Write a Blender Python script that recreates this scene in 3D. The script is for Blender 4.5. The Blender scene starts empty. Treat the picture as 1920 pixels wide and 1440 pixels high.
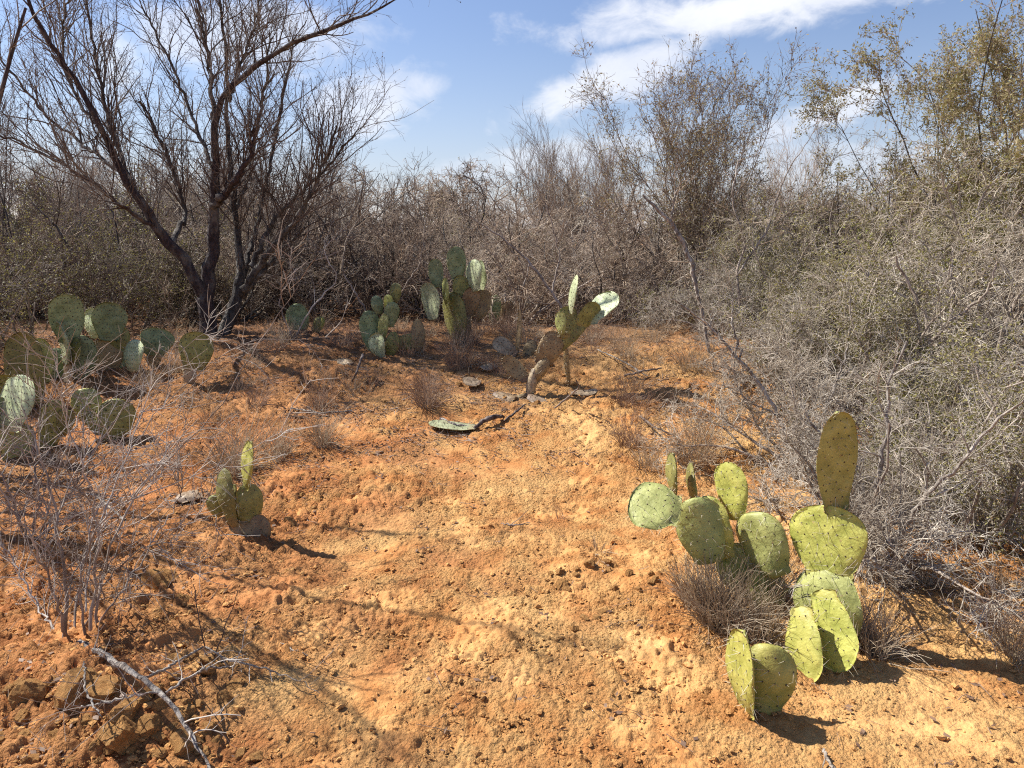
import bpy, math
import numpy as np
from mathutils import Vector, Matrix

# ------------------------------------------------------------------ camera, sky, sun
S = bpy.context.scene
COL = S.collection
F, PX, PY, PITCH, EYE = 1397.0, 960.0, 720.0, math.radians(11.3), 1.5
cam = bpy.data.objects.new('camera', bpy.data.cameras.new('camera'))
COL.objects.link(cam)
cam.data.sensor_width = 36
cam.data.lens = 36 * F / 1920
cam.location = (0, 0, EYE)
cam.rotation_euler = (math.pi / 2 - PITCH, 0, 0)
cam.data.clip_start = 0.05
cam.data.clip_end = 3000
S.camera = cam
SUN_EL, SUN_AZ = math.radians(47), math.radians(24)      # azimuth measured from -X towards +Y
SUNV = np.array([-math.cos(SUN_AZ) * math.cos(SUN_EL), math.sin(SUN_AZ) * math.cos(SUN_EL), math.sin(SUN_EL)])
sun = bpy.data.objects.new('sun', bpy.data.lights.new('sun', 'SUN'))
COL.objects.link(sun)
sun.data.energy = 5.0
sun.data.angle = math.radians(0.53)
sun.data.color = (1.0, 0.955, 0.88)
sun.rotation_euler = Vector((-SUNV[0], -SUNV[1], -SUNV[2])).to_track_quat('-Z', 'Y').to_euler()
S.view_settings.view_transform = 'Standard'
S.view_settings.look = 'None'
S.view_settings.gamma = 1
S.view_settings.exposure = 0.80
S.view_settings.use_curve_mapping = False
S.cycles.max_bounces = 6
S.cycles.diffuse_bounces = 3
S.cycles.transparent_max_bounces = 4
S.cycles.use_denoising = False
S.cycles.filter_width = 1.15


class NT:
    """small helper to write node trees as expressions"""
    def __init__(s, tree):
        s.t = tree; s.n = tree.nodes; s.l = tree.links; s.n.clear()

    def node(s, typ, ins=None, **kw):
        n = s.n.new(typ)
        for k, v in kw.items():
            setattr(n, k, v)
        for k, v in (ins or {}).items():
            s.put(n.inputs[k], v)
        return n

    def put(s, sock, v):
        if isinstance(v, bpy.types.NodeSocket):
            s.l.new(v, sock)
        elif isinstance(v, (tuple, list)) and len(v) == 3 and sock.type == 'RGBA':
            sock.default_value = (*v, 1)
        else:
            sock.default_value = v

    def m(s, op, a, b=0.0, c=0.0, clamp=False):
        n = s.n.new('ShaderNodeMath'); n.operation = op; n.use_clamp = clamp
        s.put(n.inputs[0], a); s.put(n.inputs[1], b); s.put(n.inputs[2], c)
        return n.outputs[0]

    def mix(s, f, a, b, mode='MIX'):
        n = s.n.new('ShaderNodeMix'); n.data_type = 'RGBA'; n.blend_type = mode
        s.put(n.inputs[0], f); s.put(n.inputs[6], a); s.put(n.inputs[7], b)
        return n.outputs[2]

    def smooth(s, v, lo, hi, a=0.0, b=1.0):
        n = s.node('ShaderNodeMapRange', {0: v, 1: lo, 2: hi, 3: a, 4: b}, interpolation_type='SMOOTHSTEP')
        return n.outputs[0]

    def noise(s, vec, scale, detail=4, rough=0.55, dist=0.0):
        n = s.node('ShaderNodeTexNoise', {'Scale': scale, 'Detail': detail, 'Roughness': rough, 'Distortion': dist})
        if vec is not None:
            s.l.new(vec, n.inputs['Vector'])
        return n.outputs[0]


world = bpy.data.worlds.new('World')
S.world = world
world.use_nodes = True
w = NT(world.node_tree)
sky = w.node('ShaderNodeTexSky', sky_type='NISHITA', sun_disc=False, sun_elevation=SUN_EL,
             sun_rotation=-(math.pi / 2 - SUN_AZ), altitude=150, air_density=1.35, dust_density=0.35, ozone_density=3.0)
tc = w.node('ShaderNodeTexCoord').outputs['Generated']
sep = w.node('ShaderNodeSeparateXYZ', {0: tc})
az = w.m('ARCTAN2', sep.outputs[0], sep.outputs[1])
el = w.m('ARCSINE', sep.outputs[2])
azel = w.node('ShaderNodeCombineXYZ', {0: az, 1: w.m('MULTIPLY', el, 1.7), 2: 0.0}).outputs[0]
n1 = w.noise(azel, 5.0, 7, 0.6, 0.3)
n2 = w.noise(azel, 1.9, 5, 0.55, 0.2)
n3 = w.noise(azel, 13.0, 6, 0.6, 0.4)


def azel_of(px, py):
    vx, v = (px - PX) / F, (py - PY) / F
    d = np.array([vx, math.cos(PITCH) - v * math.sin(PITCH), -(math.sin(PITCH) + v * math.cos(PITCH))])
    d /= np.linalg.norm(d)
    return math.atan2(d[0], d[1]), math.asin(d[2])


tot = None
# cloud banks seen in the picture: centre, half sizes, tilt, strength
for cx, cy, a, b, rot, k in ((1440, 5, 370, 48, 4, 1.0), (1150, 145, 210, 42, 20, .95), (700, 198, 125, 58, 14, .8), (1560, 205, 120, 30, 18, .85),
                             (450, 70, 230, 60, 6, .7), (1060, 292, 240, 36, 8, .55), (215, 110, 70, 60, 0, .7), (1600, 310, 420, 45, 0, .4)):
    ca, ce = azel_of(cx, cy)
    x = w.m('SUBTRACT', az, ca); y = w.m('SUBTRACT', el, ce)
    c, s_ = math.cos(math.radians(rot)), math.sin(math.radians(rot))
    xr = w.m('ADD', w.m('MULTIPLY', x, c * F / a), w.m('MULTIPLY', y, s_ * F / a))
    yr = w.m('ADD', w.m('MULTIPLY', x, -s_ * F / b), w.m('MULTIPLY', y, c * F / b))
    r = w.m('SQRT', w.m('ADD', w.m('MULTIPLY', xr, xr), w.m('MULTIPLY', yr, yr)))
    r = w.m('ADD', r, w.m('MULTIPLY', w.m('SUBTRACT', n1, 0.5), 1.5))
    r = w.m('ADD', r, w.m('MULTIPLY', w.m('SUBTRACT', n3, 0.5), 1.7))
    msk = w.m('MULTIPLY', w.smooth(r, 1.12, 0.35), k)
    tot = msk if tot is None else w.m('MAXIMUM', tot, msk)
gen = w.m('MULTIPLY', w.smooth(w.m('ADD', w.m('MULTIPLY', n2, 0.6), w.m('MULTIPLY', n1, 0.4)), 0.60, 0.72), 0.30)
tot = w.m('MAXIMUM', tot, gen)
tot = w.m('MULTIPLY', tot, w.smooth(el, -0.02, 0.06))
haze = w.smooth(el, 0.26, 0.0)
skyc = w.mix(1.0, sky.outputs[0], (1.02, 0.98, 1.16), 'MULTIPLY')
skyc = w.mix(w.m('MULTIPLY', haze, 0.32), skyc, (6.0, 7.0, 9.4))
cloudc = w.mix(w.smooth(n1, 0.35, 0.65), (7.8, 8.2, 9.3), (9.6, 9.7, 10.0))
col = w.mix(w.m('MULTIPLY', tot, 0.92), skyc, cloudc)
bg = w.node('ShaderNodeBackground', {'Color': col, 'Strength': 0.065})
out = w.node('ShaderNodeOutputWorld')
w.l.new(bg.outputs[0], out.inputs[0])

# ------------------------------------------------------------------ helpers
rng = np.random.default_rng(7)


def nrm(v):
    return v / np.maximum(np.linalg.norm(v, axis=-1, keepdims=True), 1e-9)


def hsh(ix, iy, s):
    h = (ix.astype(np.int64) * 374761393 + iy.astype(np.int64) * 668265263 + s * 1442695041) & 0xFFFFFFFF
    h = ((h ^ (h >> 13)) * 1274126177) & 0xFFFFFFFF
    h = h ^ (h >> 16)
    return (h & 0xFFFFFF) / float(0x1000000)


def vnoise(x, y, s=0):
    ix, iy = np.floor(x), np.floor(y)
    fx, fy = x - ix, y - iy
    fx = fx * fx * (3 - 2 * fx); fy = fy * fy * (3 - 2 * fy)
    a, b, c, d = hsh(ix, iy, s), hsh(ix + 1, iy, s), hsh(ix, iy + 1, s), hsh(ix + 1, iy + 1, s)
    return (a * (1 - fx) + b * fx) * (1 - fy) + (c * (1 - fx) + d * fx) * fy - 0.5


def fbm(x, y, s=0, o=4, g=0.5):
    r, a = 0, 1.0
    for k in range(o):
        r = r + a * vnoise(x * 2 ** k + 17.3 * k, y * 2 ** k - 9.1 * k, s + k); a *= g
    return r


def lumps(x, y, cell, s, cover=0.6):
    """rounded clods: one per lattice cell, of random size, height 0..1"""
    ix, iy = np.floor(x / cell), np.floor(y / cell)
    best = np.zeros_like(x)
    for dx in (-1, 0, 1):
        for dy in (-1, 0, 1):
            cx, cy = ix + dx, iy + dy
            px = (cx + hsh(cx, cy, s)) * cell; py = (cy + hsh(cx, cy, s + 1)) * cell
            rr = cell * (0.25 + 0.55 * hsh(cx, cy, s + 2)); on = hsh(cx, cy, s + 3) < cover
            an = hsh(cx, cy, s + 4) * 3.1416; st = 0.6 + 0.8 * hsh(cx, cy, s + 5)
            ux = (x - px) * np.cos(an) + (y - py) * np.sin(an); uy = -(x - px) * np.sin(an) + (y - py) * np.cos(an)
            q = (ux * ux * st + uy * uy / st) / (rr * rr)
            h = np.sqrt(np.clip(1 - q, 0, 1)) * on * rr / cell
            best = np.maximum(best, h)
    return best


def sstep(x, a, b):
    t = np.clip((x - a) / (b - a), 0, 1)
    return t * t * (3 - 2 * t)


MOUNDS = []      # (x, y, radius x, radius y, height)


def H(x, y):
    """height of the ground"""
    x = np.asarray(x, float); y = np.asarray(y, float)
    z = 0.50 * sstep(y + 0.25 * vnoise(x * 0.7, y * 0.3, 3), 3.7, 7.6)
    z = z + fbm(x * 0.9, y * 0.9, 11, 3) * 0.07 * sstep(np.abs(y), 0.5, 2.5)
    near = np.exp(-((np.hypot(x, y) - 4) / 9.0) ** 2)
    z = z + fbm(x * 3.1, y * 3.1, 21, 3) * 0.026 * near
    for mx, my, rx, ry, h in MOUNDS:
        z = z + h * np.exp(-((x - mx) / rx) ** 2 - ((y - my) / ry) ** 2)
    far = np.hypot(x, y)
    return z + 1.2 * fbm(x * 0.02, y * 0.02, 31, 2) * sstep(far, 25, 90)


def ray(px, py):
    u, v = (px - PX) / F, (py - PY) / F
    return np.array([u, math.cos(PITCH) - v * math.sin(PITCH), -(math.sin(PITCH) + v * math.cos(PITCH))])


def at(px, py, Y):
    d = ray(px, py)
    return np.array([0, 0, EYE]) + d * (Y / d[1])


def onground(px, py):
    d = ray(px, py); t = 1.0
    for _ in range(3000):
        p = np.array([0, 0, EYE]) + d * t
        if p[2] <= float(H(p[0], p[1])):
            break
        t += 0.006
    return p


def zg(x, y):
    return float(H(x, y))


# mounds seen in the picture
for px, py, rx, ry, h in ((1265, 755, .30, .22, .05), (615, 715, .3, .22, .09), (1090, 1075, .13, .10, .05), (1200, 1100, .16, .12, .05), (110, 1300, .40, .22, .10),
                          (560, 905, .25, .2, .05), (250, 1330, .22, .16, .06), (1000, 700, .5, .3, .07), (1500, 1120, .35, .25, .06), (420, 1035, .25, .15, .05)):
    p = onground(px, py)
    MOUNDS.append((p[0], p[1], rx, ry, h))


def mesh_from(name, V, faces_list, mat=None, smooth=True, mat_idx=None):
    """faces_list: arrays (n,3) or (n,4)"""
    me = bpy.data.meshes.new(name)
    V = np.asarray(V, dtype=np.float32)
    me.vertices.add(len(V)); me.vertices.foreach_set('co', V.ravel())
    loops = np.concatenate([f.ravel() for f in faces_list]).astype(np.int32)
    tot_ = np.concatenate([np.full(len(f), f.shape[1], np.int32) for f in faces_list])
    st = np.concatenate([[0], np.cumsum(tot_)[:-1]]).astype(np.int32)
    me.loops.add(len(loops)); me.loops.foreach_set('vertex_index', loops)
    me.polygons.add(len(tot_)); me.polygons.foreach_set('loop_start', st); me.polygons.foreach_set('loop_total', tot_)
    me.polygons.foreach_set('use_smooth', np.full(len(tot_), smooth))
    me.update(calc_edges=True)
    me.validate()
    if mat:
        me.materials.append(mat)
    return me


def ob(name, me, parent=None, kind=None):
    o = bpy.data.objects.new(name, me); COL.objects.link(o)
    if parent is not None:
        o.parent = parent
    if kind:
        o['kind'] = kind
    return o


def tag(o, label, cat, group=None):
    o['label'] = label; o['category'] = cat
    if group:
        o['group'] = group
    return o


def thing(name, loc, label, cat, group=None):
    o = bpy.data.objects.new(name, None); COL.objects.link(o)
    o.empty_display_size = 0.1
    o.location = [float(c) for c in loc]
    return tag(o, label, cat, group)


def dup(src, loc, rot, scale, label, group):
    """copy of a thing with its parts and sub-parts"""
    r = src.copy(); COL.objects.link(r)
    r.location = [float(c) for c in loc]; r.rotation_euler = (0, 0, rot); r.scale = scale
    r['label'] = label; r['group'] = group
    for ch in list(src.children):
        c = ch.copy(); COL.objects.link(c); c.parent = r
        for g in ch.children:
            d = g.copy(); COL.objects.link(d); d.parent = c
    return r


# ---- tubes
def tubes(groups, sides=3):
    """groups: list of (pts (n,k,3), rad (n,k)) -> verts, quad faces"""
    Vs, Fs, off = [], [], 0
    for pts, rad in groups:
        n, k, _ = pts.shape
        if n == 0:
            continue
        t = np.empty_like(pts)
        t[:, 1:-1] = pts[:, 2:] - pts[:, :-2]; t[:, 0] = pts[:, 1] - pts[:, 0]; t[:, -1] = pts[:, -1] - pts[:, -2]
        t = nrm(t)
        mean = nrm(pts[:, -1] - pts[:, 0])
        ref = np.where(np.abs(mean[:, 2:3]) < 0.8, np.array([[0, 0, 1.0]]), np.array([[1.0, 0, 0]]))
        ref = np.repeat(ref[:, None, :], k, 1)
        u = nrm(np.cross(t, ref)); v = np.cross(t, u)
        a = np.arange(sides) * 2 * math.pi / sides
        ring = u[:, :, None, :] * np.cos(a)[None, None, :, None] + v[:, :, None, :] * np.sin(a)[None, None, :, None]
        P = pts[:, :, None, :] + ring * rad[:, :, None, None]
        Vs.append(P.reshape(-1, 3))
        base = (np.arange(n) * k * sides)[:, None, None] + (np.arange(k - 1) * sides)[None, :, None] + off
        j = np.arange(sides)[None, None, :]; j2 = (j + 1) % sides
        q = np.stack([base + j, base + j2, base + j2 + sides, base + j + sides], -1).reshape(-1, 4)
        Fs.append(q); off += n * k * sides
    return np.concatenate(Vs), np.concatenate(Fs)


def tube_mesh(name, groups, mat, sides=3):
    V, Fq = tubes(groups, sides)
    return mesh_from(name, V, [Fq], mat)


def grow(P0, D0, L, R0, R1, K, wig, trop, g, out_=0.0, centre=None):
    n = len(P0)
    pts = np.zeros((n, K + 1, 3)); pts[:, 0] = P0
    d = nrm(D0.copy()); p = P0.copy()
    L = np.broadcast_to(L, (n,)); step = (L / K)[:, None]
    trop = np.asarray(trop, float)
    for k in range(K):
        d = nrm(d + g.normal(0, wig, (n, 3)) + trop)
        p = p + d * step
        pts[:, k + 1] = p
    s = np.linspace(0, 1, K + 1)[None, :]
    R0 = np.broadcast_to(R0, (n,))[:, None]; R1 = np.broadcast_to(R1, (n,))[:, None]
    return pts, R0 * (1 - s) + R1 * s


def spawn(pts, rad, cnt, t0, t1, spread, g, rr=0.6, rmax=1):
    """children on parents: positions, directions, radii"""
    n, k, _ = pts.shape
    t = g.uniform(t0, t1, (n, cnt)) * (k - 1)
    i = np.clip(np.floor(t).astype(int), 0, k - 2); f = (t - i)[..., None]
    r = np.arange(n)[:, None]
    P = pts[r, i] * (1 - f) + pts[r, i + 1] * f
    T = nrm(pts[r, i + 1] - pts[r, i])
    R = (rad[r, i] * (1 - f[..., 0]) + rad[r, i + 1] * f[..., 0]) * rr
    rnd = nrm(np.cross(T, nrm(g.normal(size=(n, cnt, 3)))))
    a = g.uniform(spread * 0.6, spread * 1.3, (n, cnt))[..., None]
    D = T * np.cos(a) + rnd * np.sin(a)
    return P.reshape(-1, 3), D.reshape(-1, 3), R.reshape(-1), (t / (k - 1)).reshape(-1)


def leaves(P, size, asp, g, up=0.0):
    """flat leaf quads at points P"""
    n = len(P)
    a = nrm(g.normal(size=(n, 3)) + np.array([0, 0, up])); b = nrm(np.cross(a, g.normal(size=(n, 3))))
    s = (size * g.uniform(0.6, 1.3, n))[:, None]
    V = np.stack([P, P + (a * 0.5 + b * asp * 0.5) * s, P + a * s, P + (a * 0.5 - b * asp * 0.5) * s], 1).reshape(-1, 3)
    Fq = np.arange(n * 4).reshape(n, 4)
    return V, Fq


# ------------------------------------------------------------------ materials
def new_mat(name):
    m = bpy.data.materials.new(name); m.use_nodes = True
    t = NT(m.node_tree)
    o = t.node('ShaderNodeOutputMaterial')
    b = t.node('ShaderNodeBsdfPrincipled')
    t.l.new(b.outputs[0], o.inputs[0])
    return m, t, b


def bark(name, c1, c2, c3, scale=30, rough=0.85, bump=0.0, coord='Object', lich=0.6):
    m, t, b = new_mat(name)
    tc_ = t.node('ShaderNodeTexCoord').outputs[coord]
    mp = t.node('ShaderNodeMapping', {'Vector': tc_, 'Scale': (1, 1, 0.45)}).outputs[0]
    n_ = t.noise(mp, scale, 5, 0.65)
    n2_ = t.noise(mp, scale * 0.23, 3, 0.6)
    oi = t.node('ShaderNodeObjectInfo').outputs['Random']
    c = t.mix(t.smooth(n_, 0.35, 0.65), c1, c2)
    c = t.mix(t.smooth(n2_, 0.45, 0.68, 0, lich), c, c3)
    c = t.mix(1.0, c, t.mix(oi, (0.82, 0.82, 0.84), (1.15, 1.12, 1.08)), 'MULTIPLY')
    t.put(b.inputs['Base Color'], c); b.inputs['Roughness'].default_value = rough
    b.inputs['Specular IOR Level'].default_value = 0.25
    if bump:
        v = t.node('ShaderNodeTexVoronoi', {'Vector': mp, 'Scale': scale * 0.8}).outputs[0]
        bp = t.node('ShaderNodeBump', {'Height': t.m('ADD', n_, v), 'Strength': bump, 'Distance': 0.02})
        t.l.new(bp.outputs[0], b.inputs['Normal'])
    return m


M = {}
M['bark_dark'] = bark('bark_dark', (0.028, 0.021, 0.023), (0.078, 0.056, 0.056), (0.22, 0.205, 0.18), 45, bump=1.0, lich=0.6)
M['bark_grey'] = bark('bark_grey', (0.035, 0.030, 0.027), (0.11, 0.095, 0.082), (0.25, 0.235, 0.21), 45, bump=0.9)
M['twig_dark'] = bark('twig_dark', (0.06, 0.042, 0.035), (0.17, 0.13, 0.105), (0.32, 0.28, 0.235), 9)
M['twig_brown'] = bark('twig_brown', (0.19, 0.13, 0.09), (0.42, 0.325, 0.24), (0.64, 0.56, 0.45), 7)
M['twig_mid'] = bark('twig_mid', (0.09, 0.062, 0.047), (0.27, 0.205, 0.155), (0.50, 0.43, 0.35), 7)
M['twig_ash'] = bark('twig_ash', (0.22, 0.18, 0.135), (0.48, 0.425, 0.345), (0.72, 0.67, 0.58), 9)
M['twig_pale'] = bark('twig_pale', (0.16, 0.125, 0.10), (0.38, 0.325, 0.275), (0.62, 0.58, 0.52), 10)
M['wood_pale'] = bark('wood_pale', (0.13, 0.10, 0.08), (0.42, 0.37, 0.31), (0.60, 0.55, 0.48), 55, bump=1.0, lich=0.7)
M['stem_grey'] = bark('stem_grey', (0.17, 0.13, 0.10), (0.40, 0.335, 0.27), (0.58, 0.52, 0.45), 35, bump=0.5)
M['dead_wood'] = bark('dead_wood', (0.06, 0.042, 0.035), (0.20, 0.15, 0.125), (0.34, 0.29, 0.25), 40, bump=0.8)
M['litter_wood'] = bark('litter_wood', (0.10, 0.065, 0.048), (0.28, 0.20, 0.15), (0.48, 0.40, 0.32), 8)
M['straw'] = bark('straw', (0.26, 0.18, 0.11), (0.54, 0.42, 0.28), (0.72, 0.62, 0.46), 14)
M['straw_pink'] = bark('straw_pink', (0.20, 0.115, 0.075), (0.43, 0.29, 0.20), (0.62, 0.50, 0.36), 14)


def leafmat(name, c1, c2):
    m, t, b = new_mat(name)
    tc_ = t.node('ShaderNodeTexCoord').outputs['Object']
    n_ = t.noise(tc_, 6, 4, 0.7)
    t.put(b.inputs['Base Color'], t.mix(t.smooth(n_, 0.35, 0.65), c1, c2))
    b.inputs['Roughness'].default_value = 0.6
    tr = t.node('ShaderNodeBsdfTranslucent', {'Color': t.mix(t.smooth(n_, 0.35, 0.65), c1, c2)})
    mx = t.node('ShaderNodeMixShader', {0: 0.35})
    t.l.new(b.outputs[0], mx.inputs[1]); t.l.new(tr.outputs[0], mx.inputs[2])
    o = [n for n in t.n if n.type == 'OUTPUT_MATERIAL'][0]
    t.l.new(mx.outputs[0], o.inputs[0])
    return m


M['leaf_olive'] = leafmat('leaf_olive', (0.15, 0.145, 0.04), (0.33, 0.29, 0.085))
M['leaf_brown'] = leafmat('leaf_brown', (0.20, 0.11, 0.055), (0.33, 0.22, 0.11))
M['leaf_lime'] = leafmat('leaf_lime', (0.28, 0.32, 0.06), (0.48, 0.50, 0.12))
M['leaf_sage'] = leafmat('leaf_sage', (0.24, 0.195, 0.09), (0.40, 0.33, 0.16))
M['litter'] = leafmat('litter', (0.13, 0.07, 0.045), (0.34, 0.22, 0.14))


def padmat(name, c1, c2, brown=0.35, corky=(0.20, 0.12, 0.06), pale=(0.42, 0.42, 0.26)):
    m, t, b = new_mat(name)
    tc_ = t.node('ShaderNodeTexCoord')
    oi = t.node('ShaderNodeObjectInfo').outputs['Random']
    off = t.node('ShaderNodeCombineXYZ', {0: t.m('MULTIPLY', oi, 31.0), 1: t.m('MULTIPLY', oi, 17.0), 2: 0.0}).outputs[0]
    p = t.node('ShaderNodeVectorMath', {0: tc_.outputs['Object'], 1: off}, operation='ADD').outputs[0]
    a = t.noise(p, 16, 5, 0.6); f = t.noise(p, 95, 5, 0.7); g2 = t.noise(p, 7, 3, 0.5)
    c = t.mix(t.smooth(a, 0.3, 0.7), c1, c2)
    c = t.mix(t.smooth(f, 0.60, 0.75, 0, 0.35), c, pale)
    c = t.mix(t.smooth(f, 0.40, 0.28, 0, 0.2), c, tuple(v * 0.5 for v in c1))
    gy = t.node('ShaderNodeSeparateXYZ', {0: tc_.outputs['Generated']}).outputs[1]
    base = t.m('ADD', t.m('SUBTRACT', 0.22, gy), t.m('MULTIPLY', t.m('SUBTRACT', a, 0.5), 0.7))
    c = t.mix(t.smooth(base, 0.0, 0.12, 0, brown * 1.6), c, corky)
    c = t.mix(t.smooth(g2, 0.60, 0.72, 0, brown), c, corky)
    vs = t.node('ShaderNodeTexVoronoi', {'Vector': p, 'Scale': 26.0}).outputs[0]
    c = t.mix(t.m('MULTIPLY', t.smooth(vs, 0.16, 0.09), t.smooth(g2, 0.46, 0.56, 0, 0.8)), c, tuple(v * 1.15 for v in corky))
    hv = t.node('ShaderNodeHueSaturation', {'Color': c, 'Hue': t.m('ADD', 0.49, t.m('MULTIPLY', oi, 0.02)), 'Value': t.m('ADD', 0.86, t.m('MULTIPLY', oi, 0.28))})
    t.put(b.inputs['Base Color'], hv.outputs[0])
    t.put(b.inputs['Roughness'], t.smooth(f, 0.2, 0.8, 0.42, 0.7))
    b.inputs['Specular IOR Level'].default_value = 0.4
    bp = t.node('ShaderNodeBump', {'Height': t.m('ADD', t.m('MULTIPLY', a, 2.6), t.m('MULTIPLY', f, 0.22)), 'Strength': 0.45, 'Distance': 0.008})
    t.l.new(bp.outputs[0], b.inputs['Normal'])
    return m


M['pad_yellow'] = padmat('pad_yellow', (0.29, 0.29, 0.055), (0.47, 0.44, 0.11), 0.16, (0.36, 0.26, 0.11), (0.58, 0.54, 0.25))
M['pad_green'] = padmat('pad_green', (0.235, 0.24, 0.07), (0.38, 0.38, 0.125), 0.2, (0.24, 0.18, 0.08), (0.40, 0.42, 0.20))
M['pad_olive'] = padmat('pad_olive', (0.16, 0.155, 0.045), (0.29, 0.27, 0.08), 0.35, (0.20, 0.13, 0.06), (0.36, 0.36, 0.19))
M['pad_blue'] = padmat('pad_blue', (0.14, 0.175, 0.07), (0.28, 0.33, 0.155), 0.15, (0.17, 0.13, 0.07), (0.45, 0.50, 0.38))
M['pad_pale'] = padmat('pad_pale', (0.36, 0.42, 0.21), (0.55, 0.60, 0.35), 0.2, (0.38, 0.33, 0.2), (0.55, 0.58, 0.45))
M['pad_brown'] = padmat('pad_brown', (0.20, 0.13, 0.06), (0.32, 0.225, 0.105), 0.5, (0.12, 0.07, 0.045), (0.36, 0.28, 0.19))
M['pad_wither'] = padmat('pad_wither', (0.24, 0.25, 0.13), (0.40, 0.41, 0.24), 0.4, (0.26, 0.19, 0.10), (0.5, 0.5, 0.36))
M['pad_dead'] = padmat('pad_dead', (0.27, 0.19, 0.11), (0.42, 0.32, 0.20), 0.5, (0.20, 0.13, 0.08), (0.46, 0.42, 0.32))


def plain(name, c, rough=0.7):
    m, t, b = new_mat(name)
    n_ = t.noise(t.node('ShaderNodeTexCoord').outputs['Object'], 60, 3)
    t.put(b.inputs['Base Color'], t.mix(n_, tuple(v * 0.7 for v in c), tuple(min(1, v * 1.3) for v in c)))
    b.inputs['Roughness'].default_value = rough
    return m


M['areole'] = plain('areole', (0.055, 0.035, 0.022))
M['areole_tan'] = plain('areole_tan', (0.30, 0.19, 0.07))
M['spine'] = plain('spine', (0.62, 0.56, 0.40), 0.45)
M['spine_dark'] = plain('spine_dark', (0.16, 0.10, 0.06), 0.5)


def groundmat(name, stone=False):
    m, t, b = new_mat(name)
    tcn = t.node('ShaderNodeTexCoord').outputs['Object']
    g = t.node('ShaderNodeNewGeometry').outputs['Position'] if not stone else tcn
    big = t.noise(g, 1.1, 4, 0.6, 0.4); mid = t.noise(g, 5.5, 5, 0.62, 0.3); fine = t.noise(g, 60, 5, 0.7); grit = t.noise(g, 260, 3, 0.7)
    c = t.mix(t.smooth(mid, 0.36, 0.66), (0.49, 0.215, 0.070), (0.65, 0.37, 0.14))
    c = t.mix(t.smooth(big, 0.44, 0.62, 0, 0.6), c, (0.70, 0.44, 0.18))
    c = t.mix(t.smooth(fine, 0.58, 0.74, 0, 0.55), c, (0.74, 0.49, 0.23))
    c = t.mix(t.smooth(fine, 0.44, 0.30, 0, 0.30), c, (0.20, 0.06, 0.024))
    if stone:
        c = t.mix(0.5, c, (0.84, 0.45, 0.165))
    c = t.mix(t.smooth(grit, 0.62, 0.40, 0, 0.15), c, (0.32, 0.13, 0.05))
    if not stone:
        sp = t.node('ShaderNodeSeparateXYZ', {0: g})
        red = t.m('ADD', t.m('MULTIPLY', sp.outputs[0], -0.30), t.m('MULTIPLY', t.noise(g, 2.1, 4, 0.65), 1.6))
        c = t.mix(t.smooth(red, 0.76, 1.2, 0, 0.6), c, (0.36, 0.13, 0.05))
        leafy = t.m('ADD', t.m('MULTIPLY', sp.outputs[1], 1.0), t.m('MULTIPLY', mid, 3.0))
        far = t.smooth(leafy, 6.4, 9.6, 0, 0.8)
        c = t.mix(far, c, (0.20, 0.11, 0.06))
    t.put(b.inputs['Base Color'], c)
    b.inputs['Roughness'].default_value = 0.95
    b.inputs['Specular IOR Level'].default_value = 0.1
    vo = t.node('ShaderNodeTexVoronoi', {'Vector': g, 'Scale': 130.0}).outputs[0]
    vo2 = t.node('ShaderNodeTexVoronoi', {'Vector': g, 'Scale': 62.0}).outputs[0]
    patch = t.smooth(t.noise(g, 3.2, 3, 0.6), 0.38, 0.54, 0.25, 1.15)
    h = t.m('ADD', t.m('MULTIPLY', vo, -0.5), t.m('ADD', t.m('MULTIPLY', fine, 2.2), t.m('MULTIPLY', grit, 0.5)))
    h = t.m('ADD', h, t.m('MULTIPLY', vo2, -1.2))
    h = t.m('MULTIPLY', h, patch)
    bp = t.node('ShaderNodeBump', {'Height': h, 'Strength': 0.9, 'Distance': 0.011})
    t.l.new(bp.outputs[0], b.inputs['Normal'])
    return m


M['soil'] = groundmat('soil')
M['clod'] = groundmat('clod', True)

# ------------------------------------------------------------------ ground: one polar sheet round the viewer, fine in front
th_in = np.radians(np.linspace(-42, 42, 620))
th_out = np.radians(np.linspace(42, 318, 92))[1:-1]
th = np.concatenate([th_in, th_out])
rr_ = np.concatenate([np.geomspace(0.25, 1.55, 16)[:-1], np.geomspace(1.55, 9.5, 400), np.geomspace(9.5, 1200, 50)[1:]])
R_, T_ = np.meshgrid(rr_, th, indexing='ij')
GX, GY = R_ * np.sin(T_), R_ * np.cos(T_)
GZ = H(GX, GY)
def roughness(x, y):
    q = sstep(fbm(x * 1.5, y * 1.5, 51, 3), -0.22, 0.22)
    q = np.clip(q + 0.45 * sstep(-x, 0.25, 1.1) + 0.25 * sstep(y, 4.2, 5.5), 0, 1.15)
    q = q * (1 - 0.35 * np.exp(-((x - 0.1) / 0.75) ** 2))
    for sx, sy, sr, a in SMOOTH:
        q = q * (1 - a * np.exp(-((x - sx) ** 2 + (y - sy) ** 2) / sr ** 2))
    return q


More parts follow.
